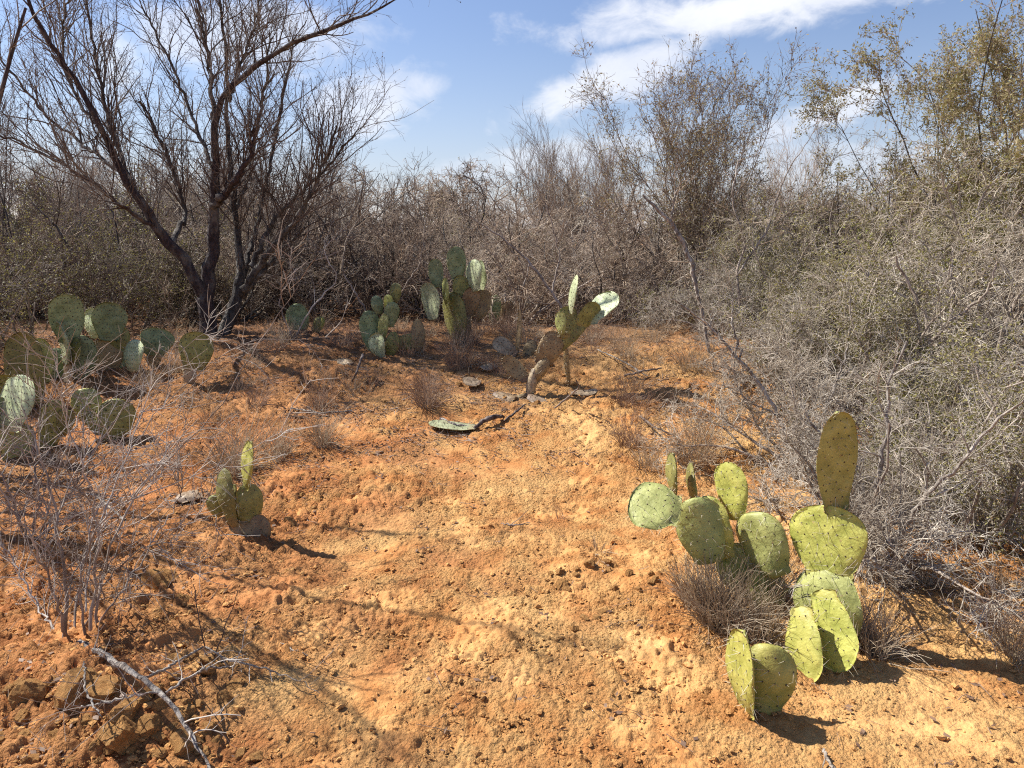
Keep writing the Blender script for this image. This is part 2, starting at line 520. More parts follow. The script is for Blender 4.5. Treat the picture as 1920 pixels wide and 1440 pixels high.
SMOOTH = [(*onground(px, py)[:2], sr, a) for px, py, sr, a in ((520, 1330, .33, .9), (700, 1300, .25, .7), (1700, 1370, .35, .85), (1560, 1400, .3, .8), (1150, 1350, .3, .6),
                                                            (700, 1060, .3, .6), (440, 1090, .2, .6), (900, 900, .5, .3), (1800, 1290, .3, .7))]
rough = roughness(GX, GY)
fadeN = 1 - sstep(R_, 8.5, 12)
wx = GX + 0.03 * vnoise(GX * 22, GY * 22, 5); wy = GY + 0.03 * vnoise(GX * 22 + 50, GY * 22, 6)
GZ = GZ + fadeN * (0.018 * lumps(wx, wy, 0.12, 60, 0.20) * (0.15 + 0.85 * rough)
                   + 0.027 * lumps(wx, wy, 0.045, 70, 0.55) * (0.08 + 0.92 * rough)
                   + 0.020 * lumps(wx, wy, 0.021, 80, 0.75) * (0.22 + 0.78 * rough)
                   + 0.013 * fbm(GX * 26, GY * 26, 90, 3) * (0.3 + 0.7 * rough))
nr, nt = R_.shape
V = np.stack([GX, GY, GZ], -1).reshape(-1, 3)
i = np.arange(nr - 1)[:, None] * nt; j = np.arange(nt)[None, :]; j2 = (j + 1) % nt
Q = np.stack([i + j, i + nt + j, i + nt + j2, i + j2], -1).reshape(-1, 4)
V = np.concatenate([V, [[0, 0, zg(0, 0)]]])
cap = np.stack([np.full(nt, len(V) - 1), np.arange(nt), (np.arange(nt) + 1) % nt], -1)
ground = ob('ground', mesh_from('ground', V, [Q, cap], M['soil']), kind='structure')

# ------------------------------------------------------------------ clods
phi = (1 + 5 ** 0.5) / 2
ICO_V = nrm(np.array([(-1, phi, 0), (1, phi, 0), (-1, -phi, 0), (1, -phi, 0), (0, -1, phi), (0, 1, phi), (0, -1, -phi), (0, 1, -phi),
                      (phi, 0, -1), (phi, 0, 1), (-phi, 0, -1), (-phi, 0, 1)], float))
ICO_F = np.array([(0, 11, 5), (0, 5, 1), (0, 1, 7), (0, 7, 10), (0, 10, 11), (1, 5, 9), (5, 11, 4), (11, 10, 2), (10, 7, 6), (7, 1, 8),
                  (3, 9, 4), (3, 4, 2), (3, 2, 6), (3, 6, 8), (3, 8, 9), (4, 9, 5), (2, 4, 11), (6, 2, 10), (8, 6, 7), (9, 8, 1)])


def subdiv(V_, F_):
    V_ = list(map(tuple, V_)); c = {}; out_f = []
    def mid(a, b):
        k = (min(a, b), max(a, b))
        if k not in c:
            p = (np.array(V_[a]) + np.array(V_[b])); p = p / np.linalg.norm(p)
            c[k] = len(V_); V_.append(tuple(p))
        return c[k]
    for a, b, d in F_:
        x, y, z = mid(a, b), mid(b, d), mid(d, a)
        out_f += [(a, x, z), (b, y, x), (d, z, y), (x, y, z)]
    return np.array(V_), np.array(out_f)


def crumbs(name, n, smin, smax, g, pts_fn, mat, base=None):
    P = pts_fn(n)
    BV, BF = base if base else (ICO_V, ICO_F)
    nb = len(BV)
    s = smin * (smax / smin) ** (g.random(len(P)) ** 2.2)
    sc = g.uniform(0.55, 1.3, (len(P), 1, 3)) * s[:, None, None]
    Vv = BV[None] * np.array([1, 1, .6]) * (1 + g.normal(0, 0.2, (len(P), nb, 1))) * sc
    Vv = Vv + P[:, None, :] + np.array([0, 0, 0.25]) * s[:, None, None]
    Ff = (BF[None] + (np.arange(len(P)) * nb)[:, None, None]).reshape(-1, 3)
    return mesh_from(name, Vv.reshape(-1, 3), [Ff], mat, smooth=False)


def scatter_pts(n, g, rmin=1.5, rmax=7.5, dens=None):
    r = rmin * (rmax / rmin) ** g.random(n * 4); a = np.radians(g.uniform(-42, 42, n * 4))
    x, y = r * np.sin(a), r * np.cos(a)
    k = roughness(x, y) ** 1.4 + 0.05
    if dens is not None:
        k = k * dens(x, y)
    sel = g.random(n * 4) < k
    x, y = x[sel][:n], y[sel][:n]
    return np.stack([x, y, H(x, y) + 0.006], -1)


OCT_V = np.array([(1, 0, 0), (-1, 0, 0), (0, 1, 0), (0, -1, 0), (0, 0, 1), (0, 0, -1)], float)
OCT_F = np.array([(0, 2, 4), (2, 1, 4), (1, 3, 4), (3, 0, 4), (2, 0, 5), (1, 2, 5), (3, 1, 5), (0, 3, 5)])
g1 = np.random.default_rng(11)
cr = ob('soil_crumbs', crumbs('soil_crumbs', 8500, 0.005, 0.016, g1, lambda n: scatter_pts(n, g1), M['clod']), kind='stuff')
tag(cr, 'loose orange soil crumbs strewn over the bare sandy ground', 'soil')
gr0 = ob('soil_grit', crumbs('soil_grit', 34000, 0.0030, 0.0075, g1, lambda n: scatter_pts(n, g1, 1.6, 7.0), M['clod'], (OCT_V, OCT_F)), kind='stuff')
tag(gr0, 'fine gritty granules covering the bare sandy ground', 'soil')


def clod_mesh(name, seed, k=3):
    g = np.random.default_rng(seed)
    V_, F_ = ICO_V, ICO_F
    for _ in range(k):
        V_, F_ = subdiv(V_, F_)
    d = np.ones(len(V_))
    for q in range(9):                      # broken facets
        ax = nrm(g.normal(size=3)); lim = g.uniform(0.5, 0.85)
        pr = V_ @ ax
        d = np.minimum(d, np.where(pr > 0.05, lim / np.maximum(pr, 0.05), 9))
    d = d * (1 + 0.16 * fbm(V_[:, 0] * 3 + seed, V_[:, 1] * 3 + V_[:, 2] * 2.2, seed, 4))
    return mesh_from(name, V_ * d[:, None], [F_], M['clod'], smooth=False)


clods = [clod_mesh('clod', 100 + q) for q in range(6)]


def clod(px, py, size_px, label, group=None, q=None, g=g1, sq=0.72):
    p = onground(px, py)
    dep = p[1] * math.cos(PITCH) + (EYE - p[2]) * math.sin(PITCH)
    s = size_px * 0.5 * dep / F * (1.4 if size_px > 40 else 1.05)
    o = ob('dirt_clod', clods[int(g.integers(6)) if q is None else q])
    o.location = (p[0], p[1], p[2] + s * 0.30)
    o.rotation_euler = (g.uniform(-.4, .4), g.uniform(-.4, .4), g.uniform(0, 6.28))
    o.scale = (s * g.uniform(.85, 1.2), s * g.uniform(.8, 1.1), s * sq * g.uniform(.85, 1.1))
    return tag(o, label, 'dirt clod', group)


clod(232, 1350, 62, 'pale flat-topped clod lying under the fallen grey branch, palest of the heap', q=0)
clod(140, 1310, 66, 'largest dark red clod of the heap left of the fallen grey branch', q=1)
clod(60, 1310, 54, 'broad clod at the left end of the heap near the left edge', q=2)
clod(225, 1395, 70, 'rounded clod just below the pale flat-topped clod', q=3)
clod(205, 1298, 50, 'small round clod between the largest clod and the fallen branch', q=4)
clod(350, 1400, 45, 'clod right of the lower fallen branch at the bottom edge', q=5)
clod(275, 1375, 44, 'tan clod right of the pale flat-topped clod', q=1)
clod(1105, 1062, 26, 'left of two orange clods side by side before the round cactus pad', q=3)
clod(1136, 1060, 30, 'right of two orange clods side by side before the round cactus pad', q=4)
clod(1050, 1100, 28, 'clod on the bare path below the two paired orange clods', q=2)
clod(547, 985, 34, 'flat clod with a crisp shadow right of the small cactus in the left foreground', q=5, sq=.5)
clod(345, 1130, 34, 'red clod on the bare ground right of the left thorn bush stems', q=0)
clod(300, 1100, 60, 'wide low clod at the edge of the left thorn bush shadow', q=2, sq=.5)
clod(1150, 1262, 18, 'pale yellowish stone on the smooth sand in the lower middle', q=1)
for k in range(75):
    clod(rng.uniform(5, 480), rng.uniform(1230, 1438), rng.uniform(14, 38), 'small broken red clod in the heap at the lower left corner', 'small clods heaped at the lower left corner', g=rng)
for k in range(20):
    clod(rng.uniform(560, 780), rng.uniform(1110, 1260), rng.uniform(8, 16), 'small dark clod in the crumbly patch left of the bare middle', 'small clods of the crumbly patch in the middle', g=rng)
for k in range(40):
    clod(rng.normal(1150, 75), rng.normal(1110, 45), rng.uniform(8, 20), 'small orange clod around the two paired clods before the right cactus', 'small clods before the right cactus', g=rng)
for k in range(46):
    clod(rng.uniform(330, 1330), rng.uniform(640, 760), rng.uniform(9, 20), 'small reddish clod on the bank below the thicket', 'small clods on the bank below the thicket', g=rng)
for k in range(30):
    clod(rng.uniform(480, 680), rng.uniform(870, 1000), rng.uniform(8, 18), 'small clod on the slope right of the small left cactus', 'small clods right of the small left cactus', g=rng)


# ------------------------------------------------------------------ prickly pears
def pad_shape(L, W, T, g, nth=36, nr_=7, curl=0.0, wrinkle=0.0):
    """closed obovate pad; x across, y along (0 at the joint), z thickness; returns verts, faces, and a surface function"""
    ph = g.uniform(0, 6.28, 6); am = g.uniform(-1, 1, 6)

    def surf(s, c, side):
        # s in 0..1 along, c in -1..1 across
        th_ = np.arccos(np.clip(1 - 2 * s, -1, 1))
        hw = np.sin(th_) ** 0.92 * (0.74 + 0.36 * s) * 0.5 * W * 1.02
        hw = hw * (1 + 0.045 * am[0] * np.sin(3 * th_ + ph[0]) + 0.025 * am[1] * np.sin(7 * th_ + ph[1]))
        hw = hw + 0.17 * W * (1 - np.clip(s * 7, 0, 1)) * np.clip(s * 30, 0, 1)
        hw = hw * (1 + 0.035 * am[4] * np.sin(2 * th_ * np.sign(c + 1e-6) + ph[5]))
        x_ = c * hw
        y_ = s * L
        rho = np.clip(np.hypot(c, (s - 0.52) * 1.85), 0, 1)
        tz = np.sqrt(np.clip(1 - rho ** 2.6, 0, 1)) * 0.5 * T * (1.35 - 0.6 * s)
        bend = curl * L * (s - 0.3) ** 2 + 0.10 * W * am[2] * c * c + 0.06 * L * am[3] * np.sin(2.2 * s * 3 + ph[2]) * 0.5
        wr = wrinkle * T * np.sin(c * 14 + ph[3] + 3 * np.sin(s * 5 + ph[4])) * (1 - rho)
        return x_, y_, side * tz + bend + wr

    # rings in (s,c) disc parametrisation
    Vv, Ff = [], []
    a = np.arange(nth) * 2 * math.pi / nth
    for side in (1, -1):
        for k in range(nr_ + 1):
            q = math.sin(k / nr_ * math.pi / 2)
            if side == -1 and k == nr_:
                continue
            if k == 0:
                s0 = np.array([0.52]); c0 = np.array([0.0])
            else:
                s0 = 0.52 - np.cos(a) * q * np.where(np.cos(a) > 0, 0.52, 0.48)
                ca = np.sin(a) * q
                thl = np.sqrt(np.clip(1 - (np.cos(a) * q) ** 2, 1e-6, 1))
                c0 = np.clip(ca / thl, -1, 1)
            x_, y_, z_ = surf(s0, c0, side)
            if k == nr_:
                z_ = surf(s0, np.sign(c0), 0)[2]
            Vv.append(np.stack([x_, y_, z_], -1))
    # faces
    cnt = [len(v) for v in Vv]; off = np.concatenate([[0], np.cumsum(cnt)])
    jj = np.arange(nth); jn = (jj + 1) % nth
    tri, quad = [], []
    f0 = off[0]
    tri.append(np.stack([np.full(nth, f0), off[1] + jn, off[1] + jj], -1))
    for k in range(1, nr_):
        quad.append(np.stack([off[k] + jj, off[k] + jn, off[k + 1] + jn, off[k + 1] + jj], -1))
    b0 = nr_ + 1
    tri.append(np.stack([np.full(nth, off[b0]), off[b0 + 1] + jj, off[b0 + 1] + jn], -1))
    for k in range(1, nr_ - 1):
        quad.append(np.stack([off[b0 + k] + jn, off[b0 + k] + jj, off[b0 + k + 1] + jj, off[b0 + k + 1] + jn], -1))
    k = nr_ - 1
    quad.append(np.stack([off[b0 + k] + jn, off[b0 + k] + jj, off[nr_] + jj, off[nr_] + jn], -1))
    return np.concatenate(Vv), np.concatenate(tri), np.concatenate(quad), surf


OCT_V = np.array([(1, 0, 0), (-1, 0, 0), (0, 1, 0), (0, -1, 0), (0, 0, 1), (0, 0, -1)], float)
OCT_F = np.array([(0, 2, 4), (2, 1, 4), (1, 3, 4), (3, 0, 4), (2, 0, 5), (1, 2, 5), (3, 1, 5), (0, 3, 5)])


def blobs(name, P, r, mat, flat=0.6):
    Vv = (OCT_V[None] * np.array([1, 1, flat]) * r[:, None, None] + P[:, None, :]).reshape(-1, 3)
    Ff = (OCT_F[None] + (np.arange(len(P)) * 6)[:, None, None]).reshape(-1, 3)
    return mesh_from(name, Vv, [Ff], mat)


def add_pad(parent, b, t_, W, phi_deg, mat, g, near=1, T=None, curl=None, wrinkle=0.0, n_override=None, label=None, spine='spine', name='pad'):
    b = np.asarray(b, float); t_ = np.asarray(t_, float)
    ax = t_ - b; L = np.linalg.norm(ax); a = ax / L
    mid = (b + t_) / 2
    if n_override is None:
        view = nrm(np.array([0, 0, EYE]) - mid)
        n0 = nrm(view - (view @ a) * a)
        side = np.cross(a, n0)
        if side @ SUNV < 0:
            side = -side
        ph = math.radians(phi_deg)
        n = n0 * math.cos(ph) + side * math.sin(ph)
    else:
        n = np.asarray(n_override, float); n = nrm(n - (n @ a) * a)
    r = np.cross(a, n)
    Tt = T if T else min(0.034, 0.018 + 0.065 * W)
    cu = g.uniform(-.12, .12) if curl is None else curl
    hi = near == 2
    Vv, tri, quad, surf = pad_shape(L, W, Tt, g, 44 if hi else 26, 8 if hi else 5, cu, wrinkle)
    me = mesh_from(name, Vv, [tri, quad], mat)
    o = ob(name, me, parent)
    Mx = Matrix([[r[0], a[0], n[0], b[0]], [r[1], a[1], n[1], b[1]], [r[2], a[2], n[2], b[2]], [0, 0, 0, 1]])
    o.matrix_basis = Matrix.Translation(-parent.location) @ Mx
    if label:
        o['label'] = label
    # areoles in a staggered net on both faces and along the rim
    sp = 0.036
    ny = max(4, int(round(L / sp))); nx = max(3, int(round(W / sp)))
    S_, C_ = [], []
    for iy in range(1, ny):
        for ix in range(nx):
            c = ((ix + 0.5 + (0.5 if iy % 2 else 0)) / nx) * 2 - 1
            if abs(c) < 0.93:
                S_.append(iy / ny + g.normal(0, 0.012)); C_.append(c + g.normal(0, 0.03))
    S_ = np.clip(np.array(S_), 0.05, 0.96); C_ = np.array(C_)
    Ps, Ns = [], []
    for sd in (1, -1):
        x_, y_, z_ = surf(S_, C_, sd); Ps.append(np.stack([x_, y_, z_], -1)); Ns.append(np.tile([0, 0, sd * 1.0], (len(S_), 1)) + np.stack([C_ * 0.5, S_ * 0.25, S_ * 0], -1))
    nrim = max(10, int(3.0 * (L + W) * 0.5 / 0.026))
    ar = np.linspace(0.5, 2 * math.pi - 0.5, nrim)
    sr = 0.5 - 0.5 * np.cos(ar); cr_ = np.where(ar < math.pi, 1.0, -1.0)
    x_, y_, z_ = surf(sr, cr_, 0)
    Prim = np.stack([x_, y_, z_], -1)
    Nrim = np.stack([cr_ * np.sin(ar) * np.sign(cr_) * np.where(ar < math.pi, 1, 1), sr * 2 - 1, ar * 0], -1)
    Nrim = nrm(Prim - np.array([0, L * 0.5, 0])) * np.array([1, 1, 1])
    Pall = np.concatenate(Ps)
    rad_a = g.uniform(0.0026, 0.0044, len(Pall)) * (1.0 if hi else 1.5)
    ao = ob('areoles', blobs('areoles', Pall, rad_a, M['areole']), o, 'stuff')
    ro = ob('rim_areoles', blobs('rim_areoles', Prim, g.uniform(0.0022, 0.004, len(Prim)) * (1.0 if hi else 1.2), M['areole_tan'], 1.0), o, 'stuff')
    # spines
    P0 = np.concatenate([Pall, Prim]); N0 = np.concatenate([np.concatenate(Ns), Nrim])
    m_ = 3 if hi else 2
    P0 = np.repeat(P0, m_, 0); N0 = np.repeat(N0, m_, 0)
    keep = g.random(len(P0)) < (0.42 if hi else 0.3)
    P0, N0 = P0[keep], N0[keep]
    D = nrm(nrm(N0) * 0.75 + g.normal(0, 0.55, N0.shape) + np.array([0, -0.25, 0]))
    Ls = 0.014 + 0.036 * g.random(len(P0)) ** 1.5
    pts = np.stack([P0, P0 + D * Ls[:, None]], 1)
    rad = np.tile(np.array([[0.00080, 0.00028]]) * (1.0 if hi else 1.3), (len(P0), 1))
    ob('spines', tube_mesh('spines', [(pts, rad)], M[spine]), o, 'stuff')
    return o


def cactus(name, anchor, label, pads, group=None, near=1, cat='prickly pear', seed=0):
    """anchor: ground pixel; pads: (bx,by,tx,ty,w_px,dYb,dYt,phi,mat[,opts])"""
    p = onground(*anchor)
    e = thing(name, p, label, cat, group)
    g = np.random.default_rng(500 + seed + int(anchor[0]))
    for q in pads:
        bx, by, tx, ty, wp, d0, d1, ph, mt = q[:9]
        opt = q[9] if len(q) > 9 else {}
        b = at(bx, by, p[1] + d0); t_ = at(tx, ty, p[1] + d1)
        dep = (p[1] + d0) * math.cos(PITCH) + (EYE - b[2]) * math.sin(PITCH)
        if opt.pop('root', False):
            b[2] = min(b[2], zg(b[0], b[1]) - 0.005)
        add_pad(e, b, t_, wp * dep / F, ph, M[mt], g, near=near, **opt)
    return e


R = lambda **k: dict(root=True, **k)
cactus('prickly_pear', (1548, 1215), 'tall yellow-green prickly pear on the right with its pads stacked in a column', [
    (1548, 1236, 1545, 1064, 142, .0, .07, 30, 'pad_green', R(label='lowest upright pad of the column')),
    (1556, 1092, 1550, 946, 154, .06, .13, 24, 'pad_yellow', dict(label='broad round pad with long spines')),
    (1563, 962, 1566, 768, 84, .13, .07, -32, 'pad_green', dict(label='tall narrow shaded pad on top', curl=.05)),
    (1503, 1136, 1513, 1284, 84, -.06, -.20, 36, 'pad_yellow', dict(label='left yellow pad drooping forward')),
    (1545, 1104, 1582, 1260, 96, -.04, -.19, 34, 'pad_yellow', dict(label='right pale pad drooping forward', curl=.1)),
], near=2, seed=1)
cactus('prickly_pear', (1440, 1135), 'spreading prickly pear with round pads half hidden in dry grass, left of the column cactus', [
    (1495, 1158, 1408, 1078, 92, .0, .03, 25, 'pad_yellow', R()),
    (1428, 1122, 1350, 1030, 92, .05, .12, 25, 'pad_yellow'),
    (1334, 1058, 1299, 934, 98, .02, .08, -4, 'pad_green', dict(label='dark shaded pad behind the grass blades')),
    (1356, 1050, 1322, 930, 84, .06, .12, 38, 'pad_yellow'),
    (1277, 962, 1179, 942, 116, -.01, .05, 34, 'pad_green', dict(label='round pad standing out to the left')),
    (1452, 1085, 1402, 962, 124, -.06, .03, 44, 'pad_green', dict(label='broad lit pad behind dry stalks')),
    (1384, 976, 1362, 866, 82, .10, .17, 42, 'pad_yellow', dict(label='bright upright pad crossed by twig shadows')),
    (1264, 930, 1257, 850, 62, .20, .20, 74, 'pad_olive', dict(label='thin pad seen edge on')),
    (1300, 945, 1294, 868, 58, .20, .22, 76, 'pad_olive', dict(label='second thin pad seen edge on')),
], near=2, seed=2)
cactus('prickly_pear', (1415, 1340), 'low two-padded prickly pear in front of the column cactus, one pad sunlit and one shaded', [
    (1405, 1335, 1384, 1183, 104, .0, .03, 64, 'pad_yellow', R(label='narrow bright pad turned to the sun')),
    (1432, 1345, 1444, 1208, 110, .01, .06, -8, 'pad_yellow', R(label='broad shaded pad with a brown foot')),
], near=2, seed=3)
cactus('prickly_pear', (480, 1012), 'small prickly pear with one tall sunlit pad on edge in the left foreground', [
    (508, 1020, 430, 978, 32, .0, .02, 0, 'pad_brown', R()),
    (498, 1018, 480, 966, 38, .02, .05, 0, 'pad_brown', R()),
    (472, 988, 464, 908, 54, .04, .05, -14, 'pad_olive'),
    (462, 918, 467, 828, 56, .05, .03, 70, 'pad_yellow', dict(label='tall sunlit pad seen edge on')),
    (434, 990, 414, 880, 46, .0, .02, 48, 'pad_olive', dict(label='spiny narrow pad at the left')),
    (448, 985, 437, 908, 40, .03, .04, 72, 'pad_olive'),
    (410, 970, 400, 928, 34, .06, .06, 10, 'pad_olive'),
], near=2, seed=4)
# left group
cactus('prickly_pear', (55, 765), 'olive prickly pear with a tall oval pad near the left edge', [
    (55, 778, 38, 622, 70, .0, .03, -12, 'pad_olive', R()),
    (82, 720, 72, 634, 46, .10, .15, 10, 'pad_green'),
    (70, 768, 60, 712, 34, .05, .05, 10, 'pad_brown', R()),
], seed=5)
cactus('prickly_pear', (130, 720), 'dark prickly pear whose round top pad rises highest of the left group', [
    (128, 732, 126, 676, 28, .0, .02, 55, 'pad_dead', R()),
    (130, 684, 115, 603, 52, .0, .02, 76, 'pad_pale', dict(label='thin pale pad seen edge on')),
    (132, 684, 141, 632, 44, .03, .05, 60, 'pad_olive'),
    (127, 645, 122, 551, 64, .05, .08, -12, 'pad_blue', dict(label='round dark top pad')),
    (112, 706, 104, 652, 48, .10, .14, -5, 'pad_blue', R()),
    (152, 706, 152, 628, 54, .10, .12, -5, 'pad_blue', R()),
], seed=6)
cactus('prickly_pear', (205, 697), 'clumped prickly pear with a blue-green round pad beside a bright pale one', [
    (200, 702, 196, 636, 62, .0, .03, -5, 'pad_brown', R()),
    (206, 640, 206, 566, 62, .03, .07, 6, 'pad_blue', dict(wrinkle=.25)),
    (184, 634, 171, 578, 64, .08, .12, 62, 'pad_pale'),
    (212, 668, 228, 612, 40, .06, .08, 10, 'pad_olive'),
    (176, 700, 172, 650, 44, .08, .08, -5, 'pad_blue', R()),
    (232, 704, 226, 650, 40, .08, .08, -5, 'pad_blue', R()),
    (246, 698, 247, 636, 74, -.10, -.05, 62, 'pad_pale', dict(label='bright pear-shaped pad at the right')),
], seed=7)
cactus('prickly_pear', (292, 688), 'single blue-green pad on a low stub just right of the bright pear-shaped pad', [
    (288, 692, 290, 656, 28, .0, .01, 10, 'pad_brown', R()),
    (288, 668, 300, 615, 62, .0, .05, 6, 'pad_blue', dict(wrinkle=.25)),
], seed=8)
cactus('prickly_pear', (358, 722), 'lone olive pad on a pale stub at the right end of the left group', [
    (354, 728, 360, 686, 28, .0, .01, 30, 'pad_dead', R()),
    (362, 696, 372, 622, 66, .0, .05, -12, 'pad_olive'),
    (348, 668, 344, 632, 26, .05, .05, 45, 'pad_yellow'),
], seed=9)
cactus('prickly_pear', (28, 860), 'large pale sunlit prickly pear pad at the left edge behind the thorn bush', [
    (28, 868, 32, 792, 66, .0, .03, -5, 'pad_green', R()),
    (20, 812, 38, 702, 116, -.02, .08, 60, 'pad_pale', dict(label='large pale sunlit pad')),
    (4, 820, -6, 745, 50, .04, .06, -10, 'pad_blue'),
    (-5, 790, 10, 700, 50, .2, .2, -10, 'pad_olive'),
], seed=10)
cactus('prickly_pear', (92, 842), 'narrow shaded prickly pear pad behind the twigs of the left thorn bush', [
    (88, 848, 106, 750, 52, .0, .04, -25, 'pad_olive', R()),
    (110, 820, 128, 770, 36, .05, .05, 0, 'pad_olive'),
], seed=11)
cactus('prickly_pear', (215, 826), 'grey-brown shaded pad with a dark green pad beside it behind the left thorn bush', [
    (213, 830, 222, 748, 70, .0, .04, -8, 'pad_olive', R()),
    (168, 790, 158, 728, 54, .05, .07, -5, 'pad_green'),
    (190, 815, 172, 772, 36, .03, .04, -5, 'pad_olive'),
], seed=12)
# middle
cactus('prickly_pear', (868, 642), 'largest prickly pear in the middle with a fan of pads before the thicket', [
    (866, 650, 874, 590, 26, .0, .02, 0, 'pad_brown', R()),
    (856, 645, 842, 548, 74, .0, .08, 52, 'pad_olive', R(label='large tan-green lowest pad')),
    (870, 598, 890, 538, 36, .04, .06, -5, 'pad_brown'),
    (893, 604, 910, 543, 36, .12, .12, -5, 'pad_brown'),
    (816, 600, 804, 530, 60, -.02, .04, 54, 'pad_pale'),
    (838, 570, 834, 521, 24, -.02, -.02, 55, 'pad_green'),
    (866, 572, 862, 516, 34, .08, .10, -10, 'pad_olive'),
    (820, 540, 815, 485, 31, .08, .10, -5, 'pad_blue', dict(wrinkle=.2)),
    (857, 528, 855, 462, 38, .10, .12, -5, 'pad_blue', dict(wrinkle=.3, label='highest pad of the fan')),
    (889, 548, 887, 486, 58, .0, .04, 58, 'pad_pale', dict(label='bright pale pad on the right of the fan')),
    (906, 545, 907, 488, 32, .10, .10, 62, 'pad_pale'),
], seed=20)
cactus('prickly_pear', (932, 612), 'dull dark prickly pear pad behind the brown pads of the fan cactus', [
    (926, 615, 930, 552, 24, .0, .02, 0, 'pad_blue', R()),
    (948, 618, 955, 565, 28, .1, .12, 0, 'pad_brown', R()),
], seed=21)
cactus('prickly_pear', (728, 668), 'low sprawling prickly pear with a whitish scarred pad, left of the fan cactus', [
    (732, 676, 739, 622, 28, .0, .02, 5, 'pad_olive', R()),
    (716, 668, 706, 624, 52, -.06, -.03, 52, 'pad_pale', R(label='whitish scarred low pad', wrinkle=.4)),
    (735, 648, 792, 634, 32, .03, .04, 0, 'pad_olive'),
    (785, 650, 783, 598, 26, .04, .06, 0, 'pad_brown', R()),
    (718, 640, 720, 588, 24, .03, .04, 35, 'pad_olive'),
    (730, 614, 738, 566, 30, .06, .08, -12, 'pad_blue'),
    (702, 650, 690, 582, 42, .10, .14, -5, 'pad_blue', R()),
    (712, 590, 703, 554, 24, .14, .16, 5, 'pad_blue', dict(wrinkle=.3)),
    (728, 584, 726, 552, 24, .14, .16, 40, 'pad_yellow'),
    (741, 568, 741, 530, 24, .22, .24, 25, 'pad_olive', dict(wrinkle=.3)),
], seed=22)
cactus('prickly_pear', (782, 590), 'tiny speckled prickly pear pad among twigs between the sprawling and the fan cactus', [
    (784, 595, 780, 540, 20, .0, .02, 25, 'pad_olive', R()),
    (790, 560, 795, 536, 16, .0, .02, 35, 'pad_pale'),
], seed=23)
cactus('prickly_pear', (560, 622), 'dark round prickly pear pad right of the dead mesquite trunk', [
    (562, 630, 556, 569, 44, .0, .03, -10, 'pad_blue', R()),
    (588, 626, 604, 594, 22, -.05, -.05, 20, 'pad_olive'),
    (600, 618, 606, 594, 16, -.05, -.06, 50, 'pad_yellow'),
], seed=24)
cactus('prickly_pear', (990, 745), 'leaning prickly pear with a woody grey trunk and pads reaching up to the right', [
    (990, 752, 1003, 690, 22, .0, .03, 10, 'pad_dead', R(T=.07, label='woody grey trunk')),
    (1000, 718, 1026, 670, 26, .02, .05, 10, 'pad_brown', dict(T=.07)),
    (988, 716, 946, 670, 32, .02, .10, 10, 'pad_brown', dict(label='broken brown stump pad')),
    (1014, 688, 1046, 622, 48, .05, .08, -5, 'pad_brown', dict(label='brown olive pad with a hole')),
    (1042, 660, 1100, 596, 30, .08, .12, -5, 'pad_olive'),
    (1061, 636, 1066, 574, 42, .08, .12, -15, 'pad_olive'),
    (1054, 628, 1050, 584, 26, .06, .08, 30, 'pad_green'),
    (1069, 590, 1079, 515, 38, .10, .10, 70, 'pad_pale', dict(label='tall thin sunlit pad on edge')),
    (1080, 618, 1120, 568, 38, .12, .12, -20, 'pad_olive'),
    (1106, 608, 1152, 548, 64, .12, .20, 46, 'pad_pale', dict(label='bright green pad at the far right')),
    (990, 740, 1048, 768, 38, -.05, -.16, 0, 'pad_dead', dict(n_override=(-.3, -.1, 1), label='withered pad lying on the sand', wrinkle=.3)),
    (992, 738, 940, 754, 18, .0, -.05, 0, 'pad_brown', dict(n_override=(0, -.3, 1))),
    (1068, 690, 1060, 640, 10, .15, .15, 20, 'pad_brown', R(T=.04)),
], seed=25)
cactus('prickly_pear', (975, 672), 'dead grey prickly pear stump full of holes beside the leaning cactus', [
    (968, 668, 926, 636, 34, .0, .06, 20, 'pad_dead', dict(wrinkle=.5)),
    (970, 672, 976, 580, 20, .05, .1, 60, 'pad_brown', R()),
    (985, 672, 1000, 638, 26, .05, .1, 20, 'pad_brown', R()),
], seed=26)
cactus('prickly_pear', (1430, 602), 'deep green prickly pear hidden in the shade of the thicket at right', [
    (1432, 615, 1436, 545, 40, .0, .04, -5, 'pad_green', R()),
    (1440, 560, 1446, 498, 40, .05, .07, -5, 'pad_green'),
    (1462, 600, 1470, 540, 34, .1, .1, 0, 'pad_green', R()),
    (1408, 600, 1398, 560, 30, .1, .1, -5, 'pad_green', R()),
], seed=27)


def loose_pad(px, py, px2, py2, w_px, label, mat, n=(0, 0, 1), up=0.015, **k):
    b = onground(px, py); t_ = onground(px2, py2)
    b[2] += up; t_[2] += up
    e = thing('fallen_pad', b, label, 'cactus pad')
    g = np.random.default_rng(int(px * 3 + py))
    add_pad(e, b, t_, w_px * b[1] / F, 0, M[mat], g, n_override=n, **k)
    return e


loose_pad(895, 808, 803, 803, 52, 'green fallen prickly pear pad lying flat on the sand in the middle', 'pad_wither', n=(-.2, -.1, 1), up=.018, curl=.04, wrinkle=.3, T=.018)
loose_pad(902, 726, 868, 724, 50, 'grey-green curled fallen pad on the bank left of the leaning cactus', 'pad_dead', n=(-.3, -.1, 1), up=.03, curl=.4, wrinkle=.4)
loose_pad(330, 948, 372, 930, 60, 'grey fallen pad on the ground left of the small left cactus', 'pad_dead', n=(-.2, -.2, 1), up=.03, wrinkle=.3)


